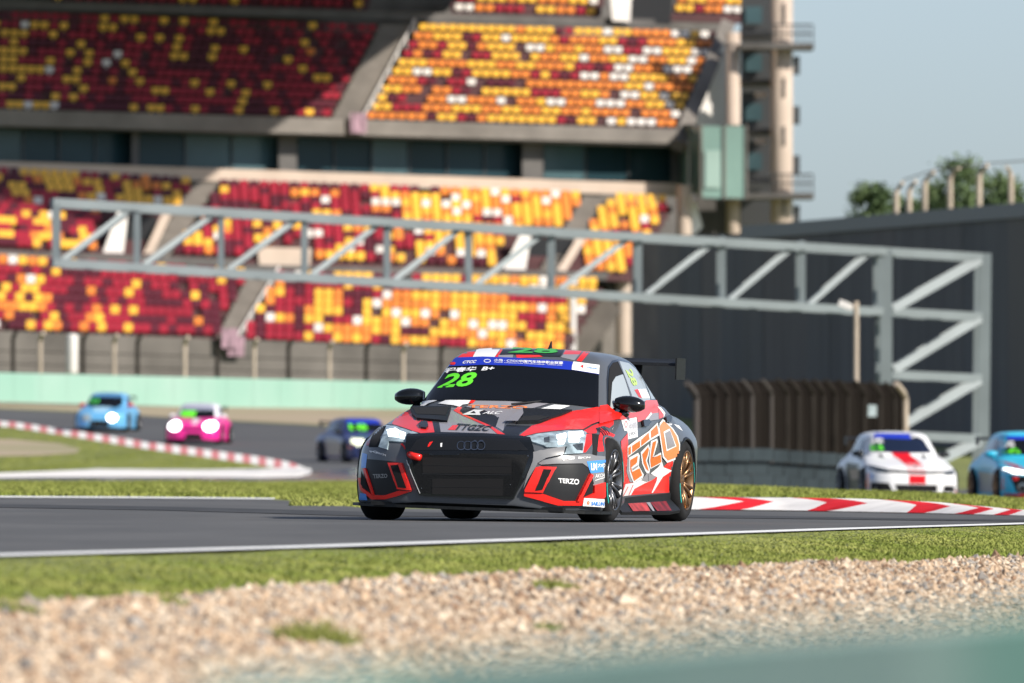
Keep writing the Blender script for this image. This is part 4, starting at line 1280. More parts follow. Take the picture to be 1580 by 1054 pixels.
def make_wheel(root, x, y, m_rim, steer=0.0, teal=True, spokes=7):
    s = 1 if y > 0 else -1
    w = empty('wheel', (x, y, WR), (0, 0, steer)); w.parent = root
    W = .135
    mb = MB(); mb.lathe([(-W * s, .225), (-W * s, .285), (-(W - .02) * s, .312), (-(W - .05) * s, WR), (0, WR + .001), ((W - .05) * s, WR), ((W - .02) * s, .312), (W * s, .285), ((W - .002) * s, .235), ((W - .03) * s, .228)], 48)
    mb.build('tyre', C_TYRE, w, smooth=True)
    mb = MB(); mb.lathe([((W - .002) * s, .236), ((W + .004) * s, .232), ((W - .004) * s, .222), ((W - .05) * s, .214), (-W * s, .212)], 40)
    mb.build('rim', m_rim, w, smooth=True)
    for k in range(spokes):
        for dth in (-.11, .11):
            t = 2 * math.pi * k / spokes + dth * .5
            t2 = 2 * math.pi * k / spokes + dth * 1.5
            a = Vector((.045 * math.cos(t), (W - .055) * s, .045 * math.sin(t))); b = Vector((.219 * math.cos(t2), (W - .012) * s, .219 * math.sin(t2)))
            mid = a.lerp(b, .6) + Vector((0, .012 * s, 0))
            mb = MB(); mb.tube([a, mid, b], [.017, .014, .016], 6); mb.build('spoke', m_rim, w, smooth=True)
    mb = MB(); mb.lathe([((W - .03) * s, .001), ((W - .03) * s, .04), ((W - .06) * s, .055), ((W - .09) * s, .055)], 20); mb.build('hub', m_rim, w, smooth=True)
    mb = MB(); mb.lathe([(.02 * s, .06), (.03 * s, .175), (.0, .178), (-.02 * s, .06)], 32); mb.build('brake_disc', C_DISC, w)
    mb = MB(); mb.lathe([(-.05 * s, .001), (-.05 * s, .21)], 32); mb.build('backing', C_VOID, w)
    if teal:
        for a0 in (2.6, 5.6):
            vs, fs = [], []
            for k in range(7):
                t = a0 + k * .10
                for r, yy in ((.262, W * s + .0035 * s), (.286, W * s + .002 * s)): vs.append((r * math.cos(t), yy, r * math.sin(t)))
            for k in range(6): fs.append((2 * k, 2 * k + 1, 2 * k + 3, 2 * k + 2))
            obj('tyre_marking', vs, fs, C_TEAL, w)
    return w

def bevel(o, w=.008, seg=2):
    md = o.modifiers.new('b', 'BEVEL'); md.width = w; md.segments = seg; return o

def mirror_part(body, s, m, m2=None):
    """door mirror: rounded housing on a stalk, s = +1 left"""
    mr = empty('door_mirror', (.44, s * .875, .925)); mr.parent = body
    vs, fs = [], []
    nr, nc = 9, 14
    for i in range(nr):
        t = i / (nr - 1); yy = s * (-.115 + .23 * t)
        r = max(.02, math.sin(math.pi * min(max(t * .86 + .09, 0), 1)) ** .45)
        for k in range(nc):
            a = 2 * math.pi * k / nc
            cz = math.copysign(abs(math.sin(a)) ** .8, math.sin(a)); cx = math.cos(a)
            vs.append((.075 * r * cx * (1.25 if cx > 0 else .55), yy, .066 * r * cz + .012 * (1 - t)))
    for i in range(nr - 1):
        for k in range(nc): fs.append((i * nc + k, i * nc + (k + 1) % nc, (i + 1) * nc + (k + 1) % nc, (i + 1) * nc + k))
    fs += [tuple(range(nc)), tuple((nr - 1) * nc + k for k in range(nc))]
    obj('housing', vs, fs, m, mr, smooth=True)
    mb = MB(); mb.tube([(0, -s * .03, -.05), (-.01, -s * .09, -.10), (-.02, -s * .12, -.13)], [.04, .035, .04], 8); mb.build('stalk', m2 or m, mr, smooth=True)
    return mr

def wing_part(root, m, span=.73, z=1.255, x=-2.02, ends=True):
    wg = empty('rear_wing', (x, 0, z)); wg.parent = root
    prof = [(.13, -.008), (.10, .014), (.02, .028), (-.08, .028), (-.15, .045), (-.15, .036), (-.06, .008), (.06, -.012)]
    n = len(prof); vs = [(p[0], sy, p[1]) for sy in (-span, span) for p in prof]
    fs = [(k, (k + 1) % n, n + (k + 1) % n, n + k) for k in range(n)] + [tuple(range(n - 1, -1, -1)), tuple(range(n, 2 * n))]
    obj('blade', vs, fs, m, wg)
    vs2 = [(a - .02, b, c + (.0 if a > -.1 else 0)) for a, b, c in [(.02, -span, -.055), (.02, span, -.055), (-.06, span, -.065), (-.06, -span, -.065), (.02, -span, -.068), (.02, span, -.068), (-.06, span, -.078), (-.06, -span, -.078)]]
    for s in (-1, 1):
        if ends:
            mb = MB(); mb.box((-.02, s * (span + .006), -.03), (.34, .012, .17)); mb.build('end_plate', m, wg)
        mb = MB(); mb.bar((-.02, s * .38, .0), (.10, s * .38, -.36), .02, .10); mb.build('strut', m, wg)
    return wg

def car_shell(name, m_body, loc, yaw, roll=0.0, sy=1.0, sz=1.0, rear_shift=0.0, pitch=0.0):
    root = empty(name, loc, (0, 0, yaw))
    V, Fc = loft_body(sy, sz)
    me = carve(V, Fc, m_body, C_VOID)
    body = link('body', me, root)
    body.rotation_euler = (roll, pitch, 0)
    cv, cf_ = loft_cabin(sy, sz, rear_shift)
    cab = obj('cabin', cv, cf_, m_body, body, smooth=True)
    bm = bmesh.new(); bm.from_mesh(cab.data); bmesh.ops.recalc_face_normals(bm, faces=bm.faces); bm.to_mesh(cab.data); bm.free()
    # one tree of both shells for laying panels
    bv = [Vector(v.co) for v in me.vertices]; bf = [tuple(p.vertices) for p in me.polygons]
    n = len(bv)
    bvh = BVHTree.FromPolygons(bv + [Vector(p) for p in cv], bf + [tuple(i + n for i in f) for f in cf_])
    M = Matrix.Translation(Vector(loc)) @ Matrix.Rotation(yaw, 4, 'Z') @ Matrix.Rotation(pitch, 4, 'Y') @ Matrix.Rotation(roll, 4, 'X')
    return root, body, bvh, M

def splitter(body, m, w=.985, z=.085, x1=2.26):
    pts = [(1.0, w - .06), (1.5, w), (1.80, w - .01), (1.98, w - .10), (2.10, w - .25), (2.20, w - .45), (x1, w - .70), (x1 + .01, 0)]
    out = pts + [(p[0], -p[1]) for p in pts[-2::-1]]
    n = len(out)
    vs = [(x, y, z) for x, y in out] + [(x, y, z + .022) for x, y in out]
    fs = [tuple(range(n - 1, -1, -1)), tuple(range(n, 2 * n))] + [(k, (k + 1) % n, n + (k + 1) % n, n + k) for k in range(n)]
    return obj('splitter', vs, fs, m, body)
# ------------------------------------------------------------------ the car in front
YAW_A = math.radians(12.8)
hp = P(815, 804, 88.6)
HLOC = (hp.x, 88.6, 0.008)
hero, hb, hbvh, hM = car_shell('touring_race_car', C_GRAPH, HLOC, -math.pi / 2 - YAW_A, roll=math.radians(-1.45))
tag(hero, 'red, black and grey touring race car number 28 with orange side lettering', 'race car')
hMi = hM.inverted(); hR = hMi.to_3x3()
def hero_ray(px, py): return hMi @ CAM, (hR @ ray(px, py)).normalized()
D = Decals(hbvh, hero_ray, hb)

def za(*q): return [orig(x, y, 930, 620, 10.533) for x, y in q]
def zb(*q): return [orig(x, y, 930, 700, 9.58) for x, y in q]
def zc(*q): return [orig(x, y, 620, 610, 9.875) for x, y in q]
def zd(*q): return [orig(x, y, 770, 610, 9.294) for x, y in q]
def ze(*q): return [orig(x, y, 800, 680, 8.106) for x, y in q]
def zf(*q): return [orig(x, y, 550, 640, 6.585) for x, y in q]
def zgg(*q): return [orig(x, y, 920, 540, 9.875) for x, y in q]
def zh(*q): return [orig(x, y, 690, 530, 6.32) for x, y in q]
def z5(*q): return [orig(x, y, 600, 530, 4.389) for x, y in q]
def z1(*q): return [orig(x, y, 530, 520, 3.513) for x, y in q]

# --- roof and glass
D.add('roof_patch', [zh((90, 146), (180, 80), (310, 50), (262, 130), (245, 142)), zh((460, 140), (530, 50), (565, 40), (500, 142)), zh((670, 112), (900, 115), (935, 132), (680, 145)),
                     zh((1130, 108), (1155, 68), (1315, 75), (1290, 108)), zh((1260, 170), (1340, 66), (1405, 70), (1310, 180))], C_RED)
D.add('roof_patch', zh((247, 142), (290, 60), (530, 42), (460, 140)), C_WHITE)
D.add('roof_patch', [zh((500, 118), (645, 114), (640, 142), (498, 145)), zh((1105, 135), (1135, 108), (1290, 108), (1240, 168))], C_GREY)
D.add('roof_patch', zh((508, 115), (560, 42), (1150, 50), (1105, 132), (935, 128), (900, 112), (660, 112)), C_BLACK)
D.text('roof_number', '28', zh((640, 44), (1090, 46), (1075, 104), (590, 98)), C_DGREEN, .03, 0)
ws = D.add('windscreen', z5((440, 112), (455, 100), (640, 94), (900, 104), (1200, 124), (1424, 150), (1420, 215), (1416, 440), (1250, 420), (1100, 405), (820, 390), (560, 383), (235, 392), (320, 285), (410, 157)), C_GLASS)
D.add('sun_strip', z5((442, 112), (456, 101), (640, 95), (900, 105), (1200, 125), (1424, 151), (1420, 215), (1240, 186), (900, 158), (640, 150), (408, 160)), C_BLUE)
D.add('sticker', z5((1250, 130), (1424, 153), (1420, 213), (1238, 185), (1240, 160)), C_WHITE)
D.add('sticker_mark', z5((1296, 162), (1316, 152), (1330, 152), (1312, 162), (1328, 172), (1312, 174)), C_RED)
D.text('sticker_text', 'TAIKANG', z5((1340, 166), (1412, 174), (1411, 186), (1340, 177)), C_SBLUE, .01, 0)
D.text('strip_text', '小船 · CTCC中国汽车场地职业联赛', z5((715, 112), (1182, 131), (1180, 151), (712, 130)), C_TXT, .02, 0)
D.text('strip_text', 'CHINA TOURING CAR CHAMPIONSHIP · CHINA CUP', z5((714, 133), (1176, 154), (1175, 159), (713, 138)), C_TXT, .01, 0)
D.text('strip_text', 'CTCC', z5((508, 126), (598, 122), (590, 141), (500, 145)), C_TXT, .03, .2)
D.add('strip_badge', z5((415, 138), (425, 132), (450, 134), (456, 142), (446, 152), (422, 151)), C_RED)
D.add('strip_badge', ring_poly(*z5((668, 126))[0], 5.4, 2.8, .9), C_TXT, joined=True)
D.text('driver_name', '程春华', z5((388, 172), (598, 164), (590, 192), (380, 207)), C_TXT, .03, .1)
D.text('class_mark', 'B+', z5((634, 166), (720, 162), (712, 188), (626, 190)), C_TXT, .03, .15)
D.text('screen_number', '28', z5((368, 212), (602, 200), (576, 295), (330, 309)), C_GREEN, .03, .25)

# side glazing
D.add('window_surround', zgg((160, 880), (156, 450), (176, 250), (240, 165), (340, 135), (480, 168), (620, 290), (790, 550), (965, 765), (720, 800), (500, 850), (185, 945)), C_GLOSSK)
D.add('window_opening', zgg((178, 890), (184, 450), (200, 280), (250, 200), (318, 185), (398, 365), (290, 405), (238, 500), (205, 890)), C_VOID)
D.add('front_side_window', zgg((207, 890), (238, 500), (290, 412), (400, 375), (470, 560), (512, 690), (500, 845), (330, 870), (215, 905)), C_SGL)
D.add('rear_side_window', zgg((340, 172), (490, 205), (610, 310), (720, 500), (800, 680), (820, 762), (720, 788), (530, 800), (530, 690), (410, 370)), C_SGL)
D.add('quarter_window', zgg((748, 520), (790, 590), (888, 745), (832, 758), (790, 620)), C_SGL)
D.add('door_pillar', zgg((318, 172), (346, 178), (532, 690), (520, 820), (500, 820), (505, 690), (410, 385)), C_GRAPH)
D.text('window_number', '28', zgg((520, 288), (625, 540), (555, 556), (432, 308)), mat('yellow_green_film', (.42, .60, .16), .5), .03, 0)
D.add('window_sticker', zgg((572, 612), (622, 602), (680, 738), (640, 720)), C_RED)
D.add('window_sticker', zgg((625, 602), (745, 598), (812, 742), (690, 742)), C_WHITE)
D.add('roof_rail_stripe', zgg((480, 140), (520, 160), (640, 290), (760, 470), (860, 570), (740, 430), (600, 255), (490, 185)), C_RED, mirror=True)

# --- flank livery
D.add('flank_patch', [zb((1168, -20), (1150, 90), (1115, 300), (1100, 450), (1085, 567), (700, 592), (420, 616), (285, 634), (280, 300), (296, -60), (345, -60), (345, 270), (400, 430), (600, 425), (790, 345), (880, 210), (980, 110), (1110, 62), (1130, -20)),
                      za((1240, 840), (1290, 800), (1284, 1053), (1230, 1053)), za((292, 640), (400, 510), (405, 700), (385, 1053), (300, 1053))], C_RED, mirror=True)
D.add('flank_patch', [za((258, 292), (370, 155), (560, 122), (650, 62), (692, -20), (870, -20), (900, 80), (1000, 200), (985, 245), (890, 290), (890, 200), (780, 195), (700, 290), (560, 335), (545, 250), (300, 300))], paint('red_wrap_sky_sheen', (.68, .10, .10)), mirror=True)  # pinker red paints the sky's reflection onto the upper door
D.add('flank_patch', za((890, 185), (893, 292), (760, 312), (705, 290), (785, 200)), C_GREY)
D.add('flank_patch', [za((880, 88), (935, 105), (1002, 192), (972, 270), (975, 215)), za((768, 183), (782, 205), (705, 300), (650, 318))], C_WHITE)
# lettering: white outlines first, then orange
D.add('lettering_outline', [za((392, 722), (560, 600), (740, 478), (765, 450), (882, 340), (908, 545), (760, 628), (580, 752), (392, 905)),
                            za((888, 440), (902, 360), (960, 285), (1035, 348), (1125, 438), (1205, 560), (1240, 700), (1234, 875), (1150, 945), (1030, 990), (958, 900), (935, 740)),
                            za((778, 640), (880, 598), (892, 650), (825, 888), (945, 822), (958, 992), (770, 1092), (748, 960), (768, 760)),
                            za((612, 820), (742, 688), (762, 760), (740, 880), (715, 960), (765, 1100), (745, 1195), (690, 1130), (636, 1000)),
                            zb((378, 60), (520, -14), (545, 30), (528, 180), (604, 312), (592, 352), (450, 432), (376, 250))], C_WHITE, cell=2.2)
D.add('lettering_fill', [za((402, 748), (440, 722), (440, 842), (402, 870)), za((464, 712), (590, 628), (590, 732), (464, 828)), za((610, 618), (728, 505), (745, 608), (610, 716)), za((764, 482), (868, 378), (890, 520), (772, 590)),
                         za((635, 850), (730, 732), (742, 780), (715, 890), (690, 950), (728, 1080), (738, 1125), (700, 1090), (658, 1000)),
                         za((805, 660), (866, 628), (800, 912), (935, 858), (945, 980), (780, 1070), (766, 950), (785, 780)),
                         zb((400, 95), (510, 30), (500, 130), (415, 205), (430, 270), (537, 213), (577, 320), (457, 405), (400, 230))], C_ORANGE, cell=2.2)
D.add('lettering_fill', za((905, 425), (922, 372), (968, 318), (1040, 378), (1112, 452), (1182, 562), (1222, 700), (1216, 862), (1140, 915), (1040, 952), (980, 880), (955, 745)), C_LORANGE, cell=2.2)
D.add('lettering_hole', za((962, 492), (1062, 442), (1172, 722), (1012, 802)), C_WHITE, cell=2.2)
D.add('lettering_hole', [za((985, 512), (1066, 470), (1150, 715), (1026, 770)), zb((430, 222), (515, 165), (515, 192), (440, 248))], C_GREY, cell=2.2)
D.add('flank_splash', [zb((268, 634), (330, 450), (450, 432), (600, 352), (745, 378), (600, 445), (460, 520), (410, 612)), zb((700, 292), (810, 202), (868, 120), (892, 202), (1018, 250), (882, 342), (820, 440), (732, 582), (714, 578), (790, 400), (797, 346), (756, 330))], C_WHITE, cell=2.2)
D.add('flank_flash', [zb((355, 82), (385, 62), (385, 250), (430, 420), (395, 425), (345, 270)), zb((560, 392), (640, 290), (665, 290), (782, 340), (740, 378), (640, 415))], C_GREY, cell=2.2)
D.add('flank_stripe', [ribbon(zb((292, 625), (375, 470), (350, 380)), .9), ribbon(zb((375, 610), (440, 460)), .9)], C_RED, cell=2.2)
D.add('flank_star', [za((1040, 362), (1112, 362), (1090, 390)), za((1150, 362), (1240, 390), (1300, 480), (1212, 420))], C_WHITE, cell=2.2)
D.add('door_sticker', za((300, 302), (552, 250), (566, 572), (402, 612), (398, 480), (345, 470)), C_WHITE)
D.add('sticker_mark', ring_poly(*za((372, 370))[0], 2.2, 5.2, .9), C_RED, cell=2.2, joined=True)
D.text('sticker_text', '中国', za((420, 350), (540, 322), (545, 440), (425, 470)), mat('grey_print', (.42, .42, .46), .6), .03, 0)
D.text('sticker_text', 'CTCC', za((415, 510), (535, 478), (538, 520), (417, 555)), C_GREY, .03, .2)
D.add('door_handle', [za((612, 310), (700, 300), (740, 340), (690, 410), (625, 415)), za((985, 260), (1040, 230), (1085, 270), (1060, 350), (1000, 340))], C_GLOSSK, thick=.015)
D.add('door_gap', [ribbon(za((892, 130), (900, 300), (905, 430)), .35), ribbon(zb((655, 280), (665, 405)), .35)], C_BLACK, cell=2.2)

# --- hood
D.add('bonnet_patch', [zc((-150, 430), (-60, 300), (40, 225), (130, 170), (330, 95), (430, 120), (330, 180), (150, 190), (130, 230), (180, 380), (250, 400), (462, 402), (480, 430), (507, 600), (340, 597), (150, 548), (0, 502), (-90, 480)),
                       zd((272, 608), (330, 560), (470, 450), (590, 420), (720, 368), (1050, 240), (1410, 178), (1452, 186), (1476, 260), (1490, 368), (1330, 428), (1188, 515), (1000, 530), (700, 557), (400, 602))], C_RED)
D.add('bonnet_patch', zc((330, 100), (480, 85), (545, 90), (420, 130), (330, 182), (280, 178)), C_WHITE)
D.add('bonnet_patch', zc((565, 418), (690, 415), (750, 232), (800, 232), (940, 310), (1350, 480), (1510, 632), (600, 602)), C_GREY)
D.add('bonnet_patch', zc((1130, 88), (1580, 92)) + zd((400, 104), (730, 122), (480, 200), (320, 214), (80, 410), (60, 520), (0, 480)) + zc((1432, 480), (1482, 340), (1250, 225), (980, 178)), C_GREY)
D.add('bonnet_patch', [zc((470, 410), (568, 420), (600, 602), (510, 606)), zc((890, 252), (920, 198), (980, 178), (1250, 228), (1482, 340), (1425, 482), (1350, 462), (1080, 332)), zd((110, 425), (460, 446), (300, 540), (272, 610), (120, 604), (50, 522))], C_BLACK)
D.add('bonnet_stripe', [zc((788, 240), (860, 178), (922, 188), (880, 250), (930, 290), (1000, 318), (1350, 468), (1500, 560), (1640, 640), (1505, 635), (1350, 502), (920, 312)), zc((1020, 122), (1062, 80), (1128, 84), (1080, 132))], C_RED)
D.add('bonnet_patch', zc((556, 132), (680, 80), (1052, 84), (1010, 140), (930, 150), (880, 187), (800, 162)), C_WHITE)
D.add('bonnet_patch', zd((600, 192), (790, 135), (1020, 152), (850, 212)), C_WHITE)
D.text('bonnet_text', 'TERZO', [*zc((1010, 152)), *zd((430, 160)), *zd((380, 205)), *zc((1000, 196))], C_LORANGE, .03, 0)
D.add('bonnet_logo', zc((918, 306), (1100, 228), (1255, 234), (1180, 264), (1200, 312)), C_WHITE, cell=2.2)
D.add('bonnet_logo', zc((1040, 284), (1100, 254), (1130, 288)), C_BLACK, cell=2.2)
D.text('bonnet_text', 'ALC', zc((1260, 252), (1540, 250), (1500, 300), (1225, 292)), C_TXT, .02, .3)
D.text('bonnet_text', 'TTGZC', zc((850, 440), (1380, 480), (1335, 560), (810, 540)), C_BLACK, .03, .3)
D.add('bonnet_mark', zc((700, 532), (772, 464), (862, 458), (812, 537)), C_RED, cell=2.2)
D.add('bonnet_latch', [[(x, y) for x, y in zc((255, 460), (300, 420), (390, 425), (405, 480), (370, 520), (290, 510))]], C_BLACK, thick=.012, cell=2.2)
sc1 = D.add('bonnet_scoop', zc((118, 190), (750, 195), (692, 418), (560, 402), (230, 372), (165, 310)), C_CARBON, thick=.013)
D.add('scoop_mouth', zc((165, 215), (715, 215), (670, 340), (560, 330), (225, 320)), C_VOID, off=.036)
sc2 = D.add('bonnet_scoop', zd((340, 222), (1044, 247), (900, 310), (735, 360), (565, 412), (265, 415), (340, 340)), C_CARBON, thick=.013)
D.add('scoop_mouth', zd((350, 345), (560, 335), (730, 352), (560, 405), (275, 412)), C_VOID, off=.036)
D.add('scoop_cheek', zd((82, 412), (335, 226), (350, 300), (268, 412)), C_GREY)
D.add('bonnet_gap', [ribbon(zd((80, 410), (320, 212), (500, 195), (780, 115)), .5), ribbon(zd((1190, 515), (1330, 432), (1495, 370), (1475, 260), (1448, 186)), .55), ribbon(zc((-100, 480), (0, 505), (340, 600), (500, 606)), .6)], C_BLACK, cell=2.2)

# --- front wing (fender) right
D.add('wing_patch', [zd((1190, 522), (1340, 440), (1500, 378), (1580, 330), (1640, 330), (1640, 420), (1580, 470), (1500, 440), (1400, 470), (1400, 545), (1300, 555)),
                     zd((1430, 570), (1520, 560), (1600, 640), (1620, 700), (1570, 760), (1560, 800), (1420, 810), (1400, 790)),
                     za((-60, 80), (60, 60), (180, 165), (300, 210), (262, 292), (120, 330), (-60, 380)), za((-40, 430), (60, 480), (195, 540), (150, 610), (-60, 640))], C_RED)
D.add('wing_patch', zd((1250, 560), (1330, 560), (1330, 700), (1240, 820), (1195, 820)), C_RED)
D.add('wing_vent', zd((1330, 556), (1432, 570), (1400, 850), (1370, 960), (1325, 960), (1345, 760)), C_VOID)
D.add('wing_stripe', [ribbon(zd((1390 + 35 * k, 480 - 6 * k), (1470 + 28 * k, 540 - 8 * k), (1515 + 22 * k, 610 - 16 * k)), 1.6 - .2 * k) for k in range(4)], C_BLACK, cell=2.2)
D.add('wing_patch', [zf((322, 74), (200, 98), (130, 200), (95, 310), (125, 315), (152, 222), (212, 122), (312, 106))], C_DRED)
D.add('wing_vent', zf((214, 125), (312, 114), (242, 228), (236, 330), (128, 330), (152, 230)), C_VOID)

# --- headlamps
for tag_, poly, glow, dark in (('r', zd((360, 622), (540, 578), (760, 548), (1000, 527), (1180, 522), (1248, 558), (1225, 680), (1187, 830)) + ze((790, 165), (560, 182), (600, 92), (470, 102), (350, 97)) + zd((640, 742), (480, 692)),
                     [zd((815, 605), (955, 568), (955, 645), (830, 665)), zd((985, 562), (1190, 545), (1208, 605), (1100, 650), (985, 640)), zd((840, 685), (950, 672), (920, 728), (840, 735)), zd((985, 662), (1150, 660), (1130, 700), (990, 700))], [zd((640, 640), (720, 620), (720, 700), (650, 705)), zd((1040, 735), (1190, 710), (1180, 810), (1100, 800))]),
                    ('l', zf((312, 114), (400, 124), (520, 164), (662, 214), (560, 262), (500, 287), (332, 277), (320, 357), (234, 332)),
                     [zf((312, 168), (400, 152), (438, 178), (430, 245), (330, 235)), zf((448, 182), (502, 200), (492, 262), (446, 255))], [zf((525, 200), (560, 210), (560, 250), (530, 260))])):
    h = D.add('headlamp', poly, C_LAMP, thick=.006)
    D.add('lamp_led', glow, C_LED, off=.007, parent=None)
    D.add('lamp_cell', dark, C_LAMPD, off=.0075)
    D.add('lamp_border', ribbon(poly[:8] if tag_ == 'r' else poly[:5], .8), C_BLACK, off=.0075, cell=2.2)

# --- grille
D.add('grille_surround', [z1((345, 545), (520, 534), (760, 540), (960, 553), (1012, 562), (1040, 640), (925, 878), (415, 858), (372, 745), (342, 622))], C_GLOSSK, thick=.010)
D.add('grille_bar', z1((400, 575), (460, 556), (700, 560), (950, 575), (1005, 625), (700, 622), (365, 622)), C_BLACK, off=.011)
D.add('grille', [z1((370, 640), (700, 640), (1010, 645), (922, 866), (420, 846))], C_MESH, off=.011)
D.add('grille_opening', [z1((432, 652), (916, 662), (916, 742), (434, 738)), z1((486, 768), (870, 768), (870, 862), (486, 852))], C_VOID, off=.0115)
D.add('grille_blade', [ribbon(z1((430, 742), (915, 748)), 1.4), ribbon(z1((434, 694), (915, 700)), .5), ribbon(z1((486, 812), (870, 816)), .5)], C_PANEL, off=.012, cell=2.2)
for k in range(4):
    D.add('ring_emblem', ring_poly(*z1((642 + 36 * k, 600 + k * .6))[0], 7.2 if False else 6.6, 6.4, 1.1), C_CHROME, off=.0125, cell=2.2, joined=True)
D.add('badge', z1((460, 604), (472, 584), (490, 580), (480, 594), (468, 604)), C_RED, off=.012, cell=2.2)
D.add('badge', z1((530, 590), (540, 588), (538, 606), (530, 604)), C_TXT, off=.012, cell=2.2)
D.add('grille_edge_line', ribbon(z1((352, 670), (372, 735), (420, 848)), 1.1), mat('bright_trim', (.55, .55, .55), .4), off=.012, cell=2.2)
D.add('tow_arrow', zf((450, 300), (470, 290), (500, 335), (512, 320), (510, 352), (478, 350), (490, 342)), C_RED, cell=2.2)
hk = D.hit(*z1((392, 645))[0])
mb = MB(); mb.tube([hk[0] + Vector((0, -.05, .01)), hk[0] + Vector((.06, -.01, .0)), hk[0] + Vector((.075, .055, -.012))], .026, 10); mb.build('tow_strap', C_RED, hb, smooth=True)
for p_ in ((396, 640), (628, 540), (812, 546), (428, 820), (910, 800), (1002, 650)):
    D.add('grille_bolt', ring_poly(*z1(p_)[0], .8, .8, .75, 8), C_CHROME, off=.012, cell=2.2, joined=True)

# --- bumper corners
D.add('bumper_face', ze((240, 280), (330, 230), (560, 190), (880, 170), (960, 190), (1100, 200), (1110, 300), (1100, 560), (920, 560), (850, 330), (790, 290), (470, 296), (300, 308)), paint('sunlit_graphite_wrap', (.20, .20, .205), .3, .6))  # graphite painted lighter on the sunlit side only
D.add('bumper_cheek', ze((185, 160), (380, 125), (570, 105), (545, 185), (330, 228), (235, 285), (215, 330), (120, 480), (60, 600), (110, 420), (180, 260)), paint('sunlit_graphite_wrap', (.20, .20, .205), .3, .6))  # lighter grey puts the sun's highlight into the colour
pr = D.add('intake_panel', ze((300, 310), (470, 298), (790, 293), (855, 340), (892, 430), (922, 540), (912, 660), (700, 752), (560, 752), (290, 652)), C_PANEL)
pl = D.add('intake_panel', zf((110, 450), (340, 470), (470, 490), (565, 765), (440, 772), (300, 815), (190, 812), (68, 722), (75, 600), (95, 540)), C_PANEL)
D.add('intake_gap', ribbon(ze((290, 305), (470, 295), (790, 290), (860, 340), (900, 440), (926, 540)), 1.2), C_VOID, cell=2.2)
D.add('intake_frame', ze((215, 335), (270, 323), (462, 335), (440, 372), (300, 648), (78, 642), (74, 615)), C_RED, thick=.025)
D.add('intake_mouth', ze((308, 358), (402, 364), (292, 612), (208, 622)), C_VOID, off=.027)
D.add('bumper_blade', ze((68, 648), (300, 662), (560, 752), (700, 752), (860, 682), (920, 652), (922, 560), (1080, 515), (1086, 640), (1040, 718), (790, 716), (770, 802), (480, 802), (70, 692)), C_RED, thick=.014)
D.add('intake_strut', ze((868, 415), (892, 440), (742, 748), (702, 748)), C_RED, thick=.012)
D.add('intake_gap', ze((895, 445), (922, 540), (912, 655), (770, 712)), C_VOID)
D.add('intake_frame', zf((335, 490), (472, 490), (566, 768), (428, 752)), C_RED, thick=.025)
D.add('intake_mouth', zf((366, 516), (440, 510), (526, 746), (440, 736)), C_VOID, off=.027)
D.add('bumper_blade', zf((35, 640), (62, 640), (78, 740), (180, 815), (300, 817), (440, 770), (566, 776), (420, 826), (300, 856), (170, 856), (58, 762)), C_RED, thick=.014)
D.add('intake_strut', zf((80, 550), (102, 543), (188, 812), (168, 802)), C_RED, thick=.012)
D.add('intake_gap', zf((75, 570), (160, 790), (90, 740), (66, 700)), C_VOID)
D.text('panel_text', 'TERZO', ze((490, 470), (752, 482), (742, 552), (500, 527)), C_TXT, .03, 0)
D.text('panel_text', 'TERZO', zf((170, 604), (318, 600), (318, 641), (180, 647)), mat('shaded_lettering', (.28, .28, .27), .6), .03, 0)  # same lettering as the right panel, this side's shade in its grey
D.text('bumper_text', 'PG', ze((542, 206), (700, 204), (690, 236), (548, 252)), C_TXT, .04, 0)
D.text('bumper_text', 'BICN', ze((740, 206), (888, 203), (882, 222), (738, 232)), C_TXT, .02, 0)
D.text('bumper_text', 'PG', zf((130, 366), (210, 368), (222, 396), (150, 385)), C_TXT, .04, 0)
D.text('bumper_text', 'BICN', zf((215, 376), (302, 404), (302, 422), (225, 398)), C_TXT, .02, 0)
D.add('blue_sticker', ze((846, 262), (1086, 240), (1090, 388), (890, 408)), C_SBLUE)
D.text('sticker_text', 'LM', ze((890, 285), (965, 280), (965, 370), (895, 372)), C_TXT, .04, 0)
D.text('sticker_text', '力魔', ze((972, 290), (1082, 282), (1082, 328), (972, 338)), C_TXT, .03, 0)
D.text('sticker_text', 'AKOA', ze((945, 418), (1066, 408), (1062, 455), (945, 468)), C_TXT, .01, .2)
D.add('sticker_swoosh', ribbon(ze((948, 498), (1000, 480), (1064, 462)), 1.0), C_TXT, cell=2.2)
D.add('white_sticker', ze((792, 712), (1036, 727), (1036, 826), (776, 806)), C_WHITE, off=.016)
D.text('sticker_text', 'SAILUN', ze((875, 752), (1030, 762), (1030, 806), (872, 796)), C_SBLUE, .03, .1, off=.016)
D.add('sticker_mark', ring_poly(*ze((840, 768))[0], 1.8, 2.6, 1.2), C_ORANGE, off=.016, cell=2.2, joined=True)
D.add('blue_sticker', zf((60, 790), (120, 802), (132, 862), (50, 857)), C_SBLUE, off=.016)
D.add('blue_sticker', zf((60, 385), (112, 402), (96, 540), (48, 540)), C_SBLUE)

